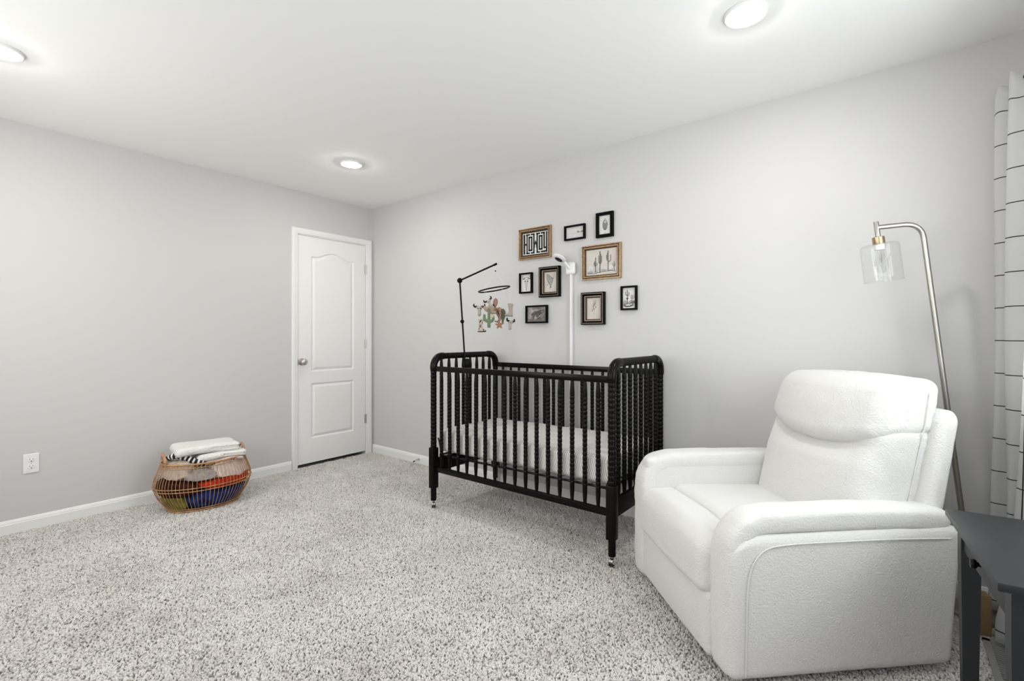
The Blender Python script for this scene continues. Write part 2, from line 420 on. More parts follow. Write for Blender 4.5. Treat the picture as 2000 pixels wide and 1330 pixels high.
# window: frame, muntins, glass, sill
win = MB()
fw = 0.045
win.box((WX0, YF - .09, WZ0), (WX0 + fw, YF - .03, WZ1)).box((WX1 - fw, YF - .09, WZ0), (WX1, YF - .03, WZ1))
win.box((WX0, YF - .09, WZ0), (WX1, YF - .03, WZ0 + fw)).box((WX0, YF - .09, WZ1 - fw), (WX1, YF - .03, WZ1))
win.box((1.71, YF - .09, WZ0), (1.75, YF - .03, WZ1)).box((WX0, YF - .085, 1.47), (WX1, YF - .035, 1.51))
W1 = struct(win.obj('window_1', M['trim'], smooth=False))
for i, x in enumerate((1.17, 1.43, 2.03, 2.29)):
    MB().box((x - .009, YF - .075, WZ0), (x + .009, YF - .05, WZ1)).obj('muntin', M['trim'], W1, False)
for z in (1.19, 1.79):
    MB().box((WX0, YF - .075, z - .009), (WX1, YF - .05, z + .009)).obj('muntin', M['trim'], W1, False)
MB().box((WX0, YF - .064, WZ0), (WX1, YF - .061, WZ1)).obj('pane', M['clearpane'], W1, False)
MB().box((WX0 - .04, YF - .04, WZ0 - .03), (WX1 + .04, YF + .035, WZ0), .004).obj('window_sill', M['trim'], W1)
wt = MB()
for a in ((WX0 - .06, WZ0, WX0, WZ1 + .06), (WX1, WZ0, WX1 + .06, WZ1 + .06), (WX0, WZ1, WX1, WZ1 + .06), (WX0 - .05, WZ0 - .09, WX1 + .05, WZ0 - .03)):
    wt.box((a[0], YF, a[1]), (a[2], YF + .016, a[3]), .003)
struct(wt.obj('trim_2', M['trim']))

# baseboards: flat board, small step and rounded cap
def baseboard(name, p0, p1, nrm):
    prof = [(0, -0.012), (0.013, -0.012), (0.013, 0.052), (0.0105, 0.056), (0.0105, 0.062), (0.008, 0.066), (0.006, 0.072), (0.002, 0.0755), (0, 0.076)]
    vs = []; fs = []; n = len(prof)
    for p in (p0, p1):
        for d, z in prof: vs.append((p[0] + nrm[0] * d, p[1] + nrm[1] * d, z))
    for i in range(n - 1): fs.append((i, i + 1, n + i + 1, n + i))
    fs += [tuple(range(n)), tuple(range(2 * n - 1, n - 1, -1)), (0, n, 2 * n - 1, n - 1)]
    return struct(MB().add(vs, fs).obj(name, M['trim'], smooth=False))
baseboard('baseboard_back', (XL, YB), (2.047, YB), (0, -1))
baseboard('baseboard_right', (XR, YB), (XR, YF), (-1, 0))
baseboard('baseboard_front', (XR, YF), (XL, YF), (0, 1))
baseboard('baseboard_left', (XL, YF), (XL, YB), (1, 0))

# door casing: stepped profile swept round three sides, plus jamb
prof = [(0, .002), (0, .010), (.006, .014), (.012, .013), (.020, .016), (.040, .018), (.048, .017), (.052, .010), (.053, 0)]
def casing():
    mb = MB(); n = len(prof)
    xa, xb, zt = 2.103, 2.797 + 0.0, 2.066
    path = [((xa, -.012), (-1, 0)), ((xa, zt), (-1, 1)), ((xb, zt), (1, 1)), ((xb, -.012), (1, 0))]
    vs = []
    for (px, pz), (dx, dz) in path:
        for d, h in prof:
            w_ = d * 0.95 if dx < 0 else d * 1.30
            vs.append((px + dx * w_, YB - h, pz + dz * d))
    fs = []
    for k in range(3):
        for i in range(n - 1):
            fs.append((k*n + i, k*n + i + 1, (k+1)*n + i + 1, (k+1)*n + i))
    mb.add(vs, fs)
    mb.box((DX0, YB - .002, -.012), (xa, YB + T, DZ + .004)).box((xb, YB - .002, -.012), (DX1, YB + T, DZ + .004)).box((DX0, YB - .002, 2.058), (DX1, YB + T, 2.07))
    return mb
struct(casing().obj('trim_1', M['trim'], smooth=False))

# door leaf: moulded two-panel face
LX0, LX1, LZ0, LZ1 = 2.106, 2.794, 0.026, 2.055
PX0, PX1 = 2.232, 2.664
def groove(d):
    if d <= 0: return 0.0
    if d < .007: return -.011 * (d / .007)
    if d < .013: return -.011
    if d < .034: return -.011 + .0105 * ((d - .013) / .021)
    return -.0005
def leaf_h(x, z):
    t = (x - PX0) / (PX1 - PX0); h = 0.0
    if 0 < t < 1:
        tt = max(0.0, min(1.0, (t - .10) / .80)); bump = .050 * (0.5 - 0.5 * math.cos(2 * PI * tt)) ** .85
        zt = 1.880 + bump
        d = min(x - PX0, PX1 - x, z - .845, (zt - z) * .96)
        if d > 0: h = groove(d)
        d = min(x - PX0, PX1 - x, z - .246, .735 - z)
        if d > 0: h = groove(d)
    return h
nx_, nz_ = 172, 339
vs = []; fs = []
for j in range(nz_ + 1):
    for i in range(nx_ + 1):
        x = LX0 + (LX1 - LX0) * i / nx_; z = LZ0 + (LZ1 - LZ0) * j / nz_
        vs.append((x, YB - .004 - leaf_h(x, z), z))
for j in range(nz_):
    for i in range(nx_):
        a = j * (nx_ + 1) + i; fs.append((a, a + 1, a + nx_ + 2, a + nx_ + 1))
leaf = MB().add(vs, fs).box((LX0, YB + .008, LZ0), (LX1, YB + .031, LZ1))
leaf.box((LX0 - .0, YB - .0038, LZ0), (LX0 + .003, YB + .031, LZ1)).box((LX0, YB - .0038, LZ0), (LX1, YB + .02, LZ0 + .002))
D1 = struct(leaf.obj('door_1', M['door'], smooth=False))
MY = Matrix.Rotation(PI / 2, 4, 'X')       # local z -> -Y
def knob_m(x, z): return Matrix.Translation((x, YB - .004, z)) @ Matrix.Rotation(PI / 2, 4, 'X')
kb = MB().lathe([(0.032, 0), (.032, .004), (.029, .008), (.013, .011), (.011, .022), (.013, .030), (.024, .036), (.029, .046), (.0285, .054), (.022, .062), (.010, .066), (.0001, .067)], 28, knob_m(2.141, .935))
kb.obj('door_knob', M['nickel'], D1)
MB().box((2.1055, YB - .0075, .905), (2.110, YB - .003, .965)).obj('latch_plate', M['nickel'], D1, False)
for z in (1.821, 1.088, .345):
    hb = MB().tube([(2.7965, YB - .012, z - .044), (2.7965, YB - .012, z + .044)], .0065, 10)
    hb.box((2.785, YB - .0075, z - .043), (2.808, YB - .004, z + .043)).obj('hinge', M['nickel'], D1)

# ceiling lamps: trim ring and glowing diffuser (four, on a square grid)
def can(x, y, lab, first=[None]):
    t = thing('recessed_light', lab, 'ceiling light', (x, y, H), 0)
    if first[0] is None:
        r1 = MB().lathe([(.080, -.0005), (.080, -.006), (.075, -.011), (.065, -.012), (.056, -.007), (.055, -.0005)], 40).obj('trim_ring', M['trim'], t)
        d1 = MB().lathe([(.0001, -.022), (.030, -.0215), (.046, -.017), (.054, -.008), (.0545, -.001)], 40).obj('diffuser', M['diffuser'], t)
        first[0] = (r1, d1)
    else:
        for q in first[0]: dup(q, t)
can(2.02, 3.106, 'small round recessed ceiling light near the corner above the door')
can(2.045, 0.435, 'large glowing round recessed light in the ceiling at upper right')
can(0.245, 3.10, 'recessed ceiling light cut off by the left edge of the photo')
can(0.245, 0.435, 'recessed ceiling light above the camera, outside the picture')

# carpet pile: real tufts
def make_carpet():
    mb = MB()
    prof_t = [(.0020, 0), (.0040, .004), (.0044, .0075), (.0030, .0105), (.0001, .0118)]
    mb.lathe(prof_t, 5)
    sh = Matrix.Identity(4); sh[0][2] = 0.45; sh[1][2] = 0.15
    xf(mb, sh)
    tuft = mb.obj('carpet_tuft', M['carpet']); 
    COL.objects.unlink(tuft)
    pl = MB().add([(XL, YF, 0), (XR, YF, 0), (XR, YB, 0), (XL, YB, 0)], [(0, 1, 2, 3)])
    o = pl.obj('carpet_pile', M['carpet'], smooth=False, loc=(0, 0, -.0115))
    o['kind'] = 'stuff'
    g = bpy.data.node_groups.new('tufts', 'GeometryNodeTree')
    g.interface.new_socket('Geometry', in_out='INPUT', socket_type='NodeSocketGeometry')
    g.interface.new_socket('Geometry', in_out='OUTPUT', socket_type='NodeSocketGeometry')
    ni = g.nodes.new('NodeGroupInput'); no = g.nodes.new('NodeGroupOutput')
    dp = g.nodes.new('GeometryNodeDistributePointsOnFaces'); dp.inputs['Density'].default_value = 26000
    io = g.nodes.new('GeometryNodeInstanceOnPoints')
    oi = g.nodes.new('GeometryNodeObjectInfo'); oi.inputs['Object'].default_value = tuft
    rv = g.nodes.new('FunctionNodeRandomValue'); rv.data_type = 'FLOAT_VECTOR'
    rv.inputs[0].default_value = (-.35, -.35, 0); rv.inputs[1].default_value = (.35, .35, 6.283)
    rs = g.nodes.new('FunctionNodeRandomValue'); rs.data_type = 'FLOAT'
    rs.inputs[2].default_value = .7; rs.inputs[3].default_value = 1.15
    lk = g.links.new
    lk(ni.outputs[0], dp.inputs['Mesh']); lk(dp.outputs['Points'], io.inputs['Points'])
    lk(oi.outputs['Geometry'], io.inputs['Instance']); lk(rv.outputs[0], io.inputs['Rotation']); lk(rs.outputs[1], io.inputs['Scale'])
    lk(io.outputs[0], no.inputs[0])
    md = o.modifiers.new('tufts', 'NODES'); md.node_group = g
    return o
cp = make_carpet()
cp['label'] = 'light grey beige cut pile carpet covering the whole floor'; cp['category'] = 'carpet'

# ================================================================== CRIB
CX0, CX1, CY0, CY1 = 2.195, 2.842, 1.087, 2.407    # post centres
crib = thing('crib', 'black spindle baby crib with turned posts on casters against the right wall', 'crib', (CX0, CY0, 0))
DXc, DYc = CX1 - CX0, CY1 - CY0
def spool(r, z0, z1, pitch, taper=0.0, rt=None, n=12, groove_=.0022):
    """turned profile of beads; plain tapering ends of length taper"""
    pr = []
    if taper:
        for k in range(6):
            t = k / 5; pr.append((rt + (r - rt) * math.sin(t * PI / 2), z0 + taper * t))
    a = z0 + taper; b_ = z1 - taper; k = max(1, round((b_ - a) / pitch)); p = (b_ - a) / k
    for i in range(k):
        q = a + i * p
        pr += [(r - groove_, q + .0006), (r - .0004, q + .0035), (r + .0002, q + p * .5), (r - .0004, q + p - .0035)]
    pr.append((r - groove_, b_))
    if taper:
        for j in range(6):
            t = j / 5; pr.append((r - (r - rt) * (1 - math.cos(t * PI / 2)), b_ + .001 + taper * t))
    return pr
post_me = None
for (x, y) in ((0, 0), (0, DYc), (DXc, 0), (DXc, DYc)):
    mb = MB(); mb.lathe(spool(.0205, .405, .955, .026, n=16), 18)
    p = mb.obj('post', M['black'], crib, loc=(x, y, 0)) if post_me is None else link('post', post_me, None, crib, True, (x, y, 0))
    post_me = p.data
leg_me = None
for k, (x, y) in enumerate(((0, 0), (0, DYc), (DXc, 0), (DXc, DYc))):
    if leg_me is None:
        mb = MB().box((-.0245, -.0245, .135), (.0245, .0245, .410), .006).lathe([(.0185, .052), (.0195, .056), (.0195, .140)], 18)
        lg = mb.obj('leg', M['black'], crib, loc=(x, y, 0)); leg_me = lg.data
        c1 = MB().tube([(0, 0, .030), (0, 0, .054)], .006, 10)
        c1.lathe([(.0001, .034), (.013, .034), (.0135, .038), (.010, .041), (.0001, .042)], 14)
        hood = MB(); hood.sphere((-.004, -.006, .022), .0165, 14, (1, .55, 1)); hood.sphere((-.004, .006, .022), .0165, 14, (1, .55, 1))
        hood.box((-.012, -.012, .024), (.014, .012, .037), .003); hood.add(c1.v, c1.f)
        ca = hood.obj('caster', M['chrome'], lg)
        wh = MB().lathe([(.0001, -.013), (.010, -.013), (.0175, -.009), (.0178, -.0025), (.009, -.001), (.009, .001), (.0178, .0025), (.0175, .009), (.010, .013), (.0001, .013)], 18,
                  Matrix.Translation((-.004, 0, .0185)) @ Matrix.Rotation(PI / 2, 4, 'X'))
        wh2 = wh.obj('wheel', M['rubber'], lg)
        first = (ca, wh2)
    else:
        lg = link('leg', leg_me, None, crib, True, (x, y, 0))
        for q in first: dup(q, lg, rot=(0, 0, (0, 0.9, 2.2, 1.4)[k]))
# end frames: corner bends, spool top bar, spindles, bottom board
ZT, RB = 1.026, .072
for ye in (0, DYc):
    for sx, x0 in ((1, 0), (-1, DXc)):
        pts = [(x0, ye, .925), (x0, ye, .940), (x0, ye, ZT - RB)]
        for k in range(1, 9):
            a = PI / 2 * k / 8
            pts.append((x0 + sx * RB * (1 - math.cos(a)), ye, ZT - RB + RB * math.sin(a)))
        pts.append((x0 + sx * (RB + .018), ye, ZT))
        MB().tube(pts, lambda i: (.0245, .0245) if i else (.0215, .0215), 18).obj('corner_bend', M['black'], crib)
    mb = MB(); Lb = DXc - 2 * RB - .03
    mb.lathe(spool(.0215, 0, Lb, .0165, groove_=.0028), 18, Matrix.Translation((RB + .015, ye, ZT)) @ Matrix.Rotation(PI / 2, 4, 'Y'))
    mb.obj('top_bar', M['black'], crib)
    MB().box((.012, ye - .011, .238), (DXc - .012, ye + .011, .335), .004).obj('end_board', M['black'], crib)
sp_me = None
for ye in (0, DYc):
    for k in range(8):
        x = DXc * (k + 1) / 9
        if sp_me is None:
            o = MB().lathe(spool(.0128, .325, 1.012, .0235, .075, .0075), 12).obj('spindle', M['black'], crib, loc=(x, ye, 0)); sp_me = o.data
        else: link('spindle', sp_me, None, crib, True, (x, ye, 0))
sf_me = None
for xe in (0, DXc):
    MB().box((xe - .0105, .012, .925), (xe + .0105, DYc - .012, .960), .003).obj('side_rail', M['black'], crib)
    MB().box((xe - .0105, .012, .250), (xe + .0105, DYc - .012, .286), .003).obj('side_rail', M['black'], crib)
    for k in range(16):
        y = DYc * (k + 1) / 17
        if sf_me is None:
            o = MB().lathe(spool(.0128, .280, .930, .0235, .085, .0080), 12).obj('spindle', M['black'], crib, loc=(xe, y, 0)); sf_me = o.data
        else: link('spindle', sf_me, None, crib, True, (xe, y, 0))
# mattress support of dark steel hung from four angled hangers
mb = MB()
zs = .392
for a, b_ in (((.03, .03), (DXc - .03, .03)), ((.03, DYc - .03), (DXc - .03, DYc - .03)), ((.03, .03), (.03, DYc - .03)), ((DXc - .03, .03), (DXc - .03, DYc - .03))):
    mb.tube([(*a, zs - .012 + a[1] * -.018), (*b_, zs - .012 + b_[1] * -.018)], .007, 6)
mb.obj('support_frame', M['springs'], crib)
mb = MB()
for k in range(1, 12):
    y = .03 + (DYc - .06) * k / 12
    pts = [(.03 + (DXc - .06) * t / 24, y + .012 * math.sin(t * PI / 2), zs - .010 - .018 * y) for t in range(25)]
    mb.tube(pts, .0016, 5)
mb.obj('support_springs', M['springs'], crib)
for y, yy, s in ((.012, .05, 1), (DYc - .012, DYc - .05, -1)):
    for x in (.03, DXc - .03):
        MB().tube([(x, y, .47), (x, y + s * .006, .46), (x, yy, zs - .02 - .018 * y)], .0055, 6).obj('hanger', M['springs'], crib)

# mattress with fitted striped sheet
def matt(p):
    x, y, z = p
    e = 1.0
    z += .007 * nz(p, 5, 3) * (1 if z > 0 else .4)
    z += .006 * (y / .64)*-1
    q = nz((x * 1.5, y, z), 22, 9) * .0022
    return (x + q, y + q, z)
mb = soft((.300, .637, .074), .03, 22, matt)
mt = mb.obj('crib_mattress', M['sheet'], loc=((CX0 + CX1) / 2, (CY0 + CY1) / 2, .386 + .078))
tag(mt, 'crib mattress in a white fitted sheet with fine grey pinstripes', 'mattress')

# ================================================================== BABY MONITOR ON STAND
mon = thing('baby_monitor', 'white overhead baby monitor camera on a tall floor stand behind the crib', 'baby monitor', (2.872, 1.732, 0))
MB().tube([(0, 0, .01), (0, 0, 1.62)], (lambda i: (.0095, .0185)), 16).obj('pole', M['plastic'], mon)
MB().tube([(0, 0, 1.29), (0, 0, 1.296)], (lambda i: (.0105, .0192)), 16).obj('pole_joint', M['plastic'], mon)
MB().box((-.008, -.11, -.004), (.010, .11, .012), .003).obj('stand_foot', M['plastic'], mon)
pl = soft((.012, .037, .042), (.010, .016, .016), 8); pl.obj('mount_plate', M['plastic'], mon, loc=(-.012, 0, 1.637))
MB().tube(spline([(-.020, .004, 1.632), (-.035, .012, 1.655), (-.055, .030, 1.685), (-.066, .040, 1.697)], 5), lambda i: (.011, .009), 14).obj('swivel_arm', M['plastic'], mon)
hm = Matrix.Translation((-.082, .050, 1.703)) @ Matrix.Rotation(math.radians(26), 4, 'Y') @ Matrix.Rotation(math.radians(14), 4, 'X')
hd = MB().lathe([(.0001, -.010), (.030, -.010), (.043, -.006), (.049, .001), (.047, .009), (.036, .016), (.018, .020), (.0001, .021)], 28, hm).obj('camera_head', M['plastic'], mon)
MB().lathe([(.0001, -.016), (.018, -.015), (.027, -.0125), (.030, -.009), (.0305, -.005)], 24, hm).obj('lens', M['lens'], hd)

# ================================================================== CRIB MOBILE
arm = thing('mobile_arm', 'black jointed mobile arm clamped to the left end of the crib', 'mobile arm', (2.467, 2.36, .93))
A0 = Vector((2.467, 2.36, .93))
def rel(p): return Vector(p) - A0
ball = (2.441, 2.402, 1.562); tip = (2.457, 2.080, 1.650)
MB().tube([rel((2.466, 2.370, .93)), rel(ball)], .0062, 12).obj('pole', M['blackmetal'], arm)
MB().sphere(rel(ball), .0195, 20).obj('ball_joint', M['blackmetal'], arm)
MB().sphere(rel((2.452, 2.388, 1.268)), .0145, 18).obj('ball_joint', M['blackmetal'], arm)
MB().tube([rel(ball), rel(tip)], .0062, 12).obj('arm', M['blackmetal'], arm)
MB().tube([rel(tip) + Vector((-.001, .012, -.004)), rel(tip) + Vector((0, -.010, .003))], .0078, 12).obj('end_cap', M['blackmetal'], arm)
MB().sphere(rel((2.480, 2.366, .962)), .041, 28, (.62, .62, 1)).obj('clamp_knob', M['blackmetal'], arm)
MB().tube([rel((2.487, 2.376, .962)), rel((2.487, 2.390, .962))], .012, 14).obj('clamp_screw', M['chrome'], arm)

RC = Vector((2.455, 2.090, 1.481))
mob = thing('crib_mobile', 'western themed felt mobile hanging from the black arm above the crib', 'mobile', RC)
Fd = Vector((.7853, .6191, 0)); Rd = Vector((.6191, -.7853, 0)); Up = Vector((0, 0, 1))
RU = (Rd * math.cos(math.radians(10)) + Up * math.sin(math.radians(10)))
ringpt = lambda a, r=.107: RU * (r * math.cos(a)) + Fd * (r * math.sin(a))
MB().tube([ringpt(2 * PI * k / 48) for k in range(48)], .0048, 10, closed=True).obj('ring', M['blackmetal'], mob)
hub = Vector((2.457, 2.080, 1.605)) - RC
mb = MB(); mb.tube([rel(tip) + A0 - RC, hub], .0008, 4)
for k in range(4): mb.tube([hub, ringpt(PI / 4 + k * PI / 2)], .0006, 4)
mb.obj('hanging_thread', M['thread'], mob)
MB().sphere(hub, .0052, 10).obj('bead', M['blackmetal'], mob)
def ornament(name, px, pz, depth, outline, m, tilt=0, yaw=0, th=.008, lab=None):
    """outline in metres in the ornament's own plane (x right, y up)"""
    mb = curve_solid([outline], th, th * .75, 2)
    base = Matrix((( -Rd.x * -1, 0, -Fd.x, 0), (Rd.y, 0, -Fd.y, 0), (0, 1, 0, 0), (0, 0, 0, 1)))
    # columns: local x -> Rd, local y -> Up, local z -> towards the room
    base = Matrix.Identity(4)
    for i in range(3):
        base[i][0] = Rd[i]; base[i][1] = Up[i]; base[i][2] = -Fd[i]
    pos = Rd * px + Up * pz + Fd * depth
    mt_ = Matrix.Translation(pos) @ base @ Matrix.Rotation(yaw, 4, 'Y') @ Matrix.Rotation(tilt, 4, 'Z')
    o = xf(mb, mt_).obj(name, m, mob)
    if lab: o['label'] = lab
    return o, mt_
def S(pts, k=5): return [(p.x, p.y) for p in spline([(a, b, 0) for a, b in pts], k, True)]
def mini(outline, mt_, m, parent, name, th=.003, z=.0):
    mb = curve_solid([outline], th, th * .6, 1)
    return xf(mb, mt_ @ Matrix.Translation((0, 0, z))).obj(name, m, parent)
s = 1.0
skull_o = S([(-.024, .020), (-.010, .026), (.010, .026), (.024, .020), (.016, .008), (.011, -.012), (.012, -.036), (.004, -.044), (-.004, -.044), (-.012, -.036), (-.011, -.012), (-.016, .008)])
horn_o = S([(-.014, .016), (-.028, .014), (-.040, .022), (-.042, .034), (-.034, .044), (-.033, .034), (-.028, .028), (-.014, .028)])
def skull(px, pz, dp, tilt=0, yaw=0, lab='', k=1.0):
    sc = lambda o: [(a * k, b * k) for a, b in o]
    o, mt_ = ornament('cow_skull', px, pz, dp, sc(skull_o), M['felt_white'], tilt, yaw, .007, lab)
    mini(sc(horn_o), mt_, M['felt_brown'], o, 'horn', .006, 0)
    mini(sc([(-a, b) for a, b in horn_o][::-1]), mt_, M['felt_brown'], o, 'horn', .006, 0)
    for sx in (-1, 1):
        mini(sc(S([(sx * .009 - .0035, .010), (sx * .009, .0135), (sx * .009 + .0035, .010), (sx * .009, .0060)], 3)), mt_, M['felt_brown'], o, 'eye', .002, .007)
    mini(sc(S([(-.006, -.030), (0, -.027), (.006, -.030), (.004, -.038), (-.004, -.038)], 3)), mt_, M['felt_tan'], o, 'muzzle_patch', .002, .006)
    return o
skull(-.101, -.140, 0.0, 0, 0, 'cream felt cow skull with dark horns, upper left of mobile')
skull(.110, -.236, .02, -.12, .75, 'cream felt cow skull turned sideways, lower right of mobile', .92)
skull(-.030, -.095, -.06, .55, .5, 'cream felt cow skull near the top of the bunch', .8)
boot_o = S([(-.020, .042), (0, .046), (.016, .042), (.014, .020), (.016, -.006), (.018, -.034), (.004, -.040), (-.014, -.040), (-.032, -.040), (-.036, -.030), (-.020, -.022), (-.010, -.010), (-.012, .014)])
o, mt_ = ornament('felt_boot', .110, -.143, -.01, boot_o, M['felt_tan'], -.08, .2, .008, 'plain tan felt cowboy boot, right side of mobile')
mini(S([(-.036, -.032), (-.010, -.036), (.018, -.036), (.018, -.041), (-.010, -.043), (-.034, -.042)], 4), mt_, M['inkgrey'], o, 'sole', .0085)
o, mt_ = ornament('felt_boot', -.092, -.247, .02, [(-a, b) for a, b in boot_o][::-1], M['felt_cow'], 0, -.2, .008, 'brown and cream patterned felt cowboy boot, lower left of mobile')
mini(S([(.036, -.032), (.010, -.036), (-.018, -.036), (-.018, -.043), (.010, -.044), (.034, -.042)], 4), mt_, M['felt_brown'], o, 'sole', .0085)
cact_o = S([(-.008, .066), (0, .072), (.008, .066), (.009, .030), (.010, -.002), (.020, .002), (.020, .020), (.028, .026), (.036, .018), (.036, -.006), (.024, -.022), (.011, -.028), (.011, -.052), (0, -.058), (-.011, -.052), (-.011, -.026), (-.026, -.018), (-.038, -.002), (-.038, .026), (-.030, .034), (-.022, .026), (-.021, .006), (-.010, .002), (-.009, .030)], 4)
ornament('felt_cactus', -.032, -.205, -.07, cact_o, M['felt_green'], 0, .1, .009, 'large green felt saguaro cactus in front of the bunch')
ornament('felt_flower', -.012, -.188, -.085, S([(-.013, 0), (-.006, .012), (.006, .012), (.013, 0), (.006, -.010), (-.006, -.010)]), M['felt_yellow'], 0, 0, .006, 'small pale yellow felt flower on the cactus')
hat_o = S([(-.048, -.006), (-.040, .010), (-.024, .004), (-.022, .026), (-.010, .034), (0, .028), (.010, .034), (.022, .026), (.024, .004), (.040, .010), (.048, -.006), (.030, -.020), (0, -.024), (-.030, -.020)])
ornament('felt_hat', -.026, -.140, -.045, hat_o, M['felt_beige'], -.45, .2, .011, 'beige felt cowboy hat in the middle of the mobile')
o, mt_ = ornament('felt_lasso', .020, -.178, .0, S([(-.012, .040), (.004, .046), (.018, .030), (.026, .004), (.024, -.030), (.010, -.048), (-.010, -.046), (-.022, -.034), (-.006, -.036), (.006, -.026), (.006, -.002), (-.004, .018)]), M['felt_pink'], .1, .2, .009, 'dusty pink curved felt horseshoe shape behind the cactus')
mini(S([(-.001, .030), (.010, .022), (.017, .002), (.014, -.020), (.011, -.020), (.012, 0), (.004, .018)], 3), mt_, M['felt_brown'], o, 'inlay', .0025, .008)
ornament('felt_horse', .002, -.145, .03, S([(-.020, .010), (-.004, .024), (.016, .022), (.034, .006), (.044, -.022), (.038, -.052), (.026, -.058), (.014, -.030), (0, -.012), (-.014, -.012)]), M['felt_beige'], .05, 0, .009, 'light brown felt drape shaped piece at the centre of the bunch')
o, mt_ = ornament('felt_leaf', .006, -.092, .03, S([(0, .034), (.012, .028), (.018, .010), (.014, -.012), (.002, -.028), (-.012, -.022), (-.016, .0), (-.012, .024)]), M['felt_pink'], -.1, .2, .010, 'rust pink oval felt flower bud at the top of the bunch')
mini(S([(-.010, -.004), (-.002, -.020), (.006, -.026), (-.004, -.030), (-.016, -.018)], 3), mt_, M['felt_brown'], o, 'stem_patch', .008, .004)
ornament('felt_flower', .038, -.137, -.02, S([(-.014, 0), (-.010, .012), (0, .014), (.010, .010), (.014, -.004), (.004, -.012), (-.008, -.012)]), M['felt_rust'], 0, .2, .008, 'small rust felt flower right of the hat')
ornament('felt_cactus', .058, -.168, .06, S([(0, .040), (.016, .026), (.020, 0), (.014, -.026), (.006, -.044), (.004, -.066), (-.008, -.066), (-.008, -.044), (-.014, -.020), (-.018, .006), (-.014, .030)]), M['felt_sage'], .0, .2, .009, 'rounded sage green felt cactus pad behind the star')
star = []
for k in range(10):
    a = PI / 2 + k * PI / 5; r = .031 if k % 2 == 0 else .0145
    star.append((r * math.cos(a), r * math.sin(a)))
ornament('felt_star', .036, -.243, -.05, star, M['felt_rust'], .08, .15, .009, 'rust orange felt star at the bottom of the mobile')
mb = MB()
for (px, pz, dp, a) in ((-.101, -.118, 0, PI), (.110, -.10, -.01, 0.05), (-.032, -.13, -.07, 4.2), (.006, -.06, .03, 1.5), (-.03, -.07, -.06, 4.0), (.058, -.13, .06, .9), (.036, -.21, -.05, 5.3), (-.092, -.20, .02, 2.9), (.11, -.21, .02, .2)):
    mb.tube([ringpt(a), Rd * px + Up * pz + Fd * dp], .0006, 4)
mb.obj('ornament_thread', M['thread'], mob)

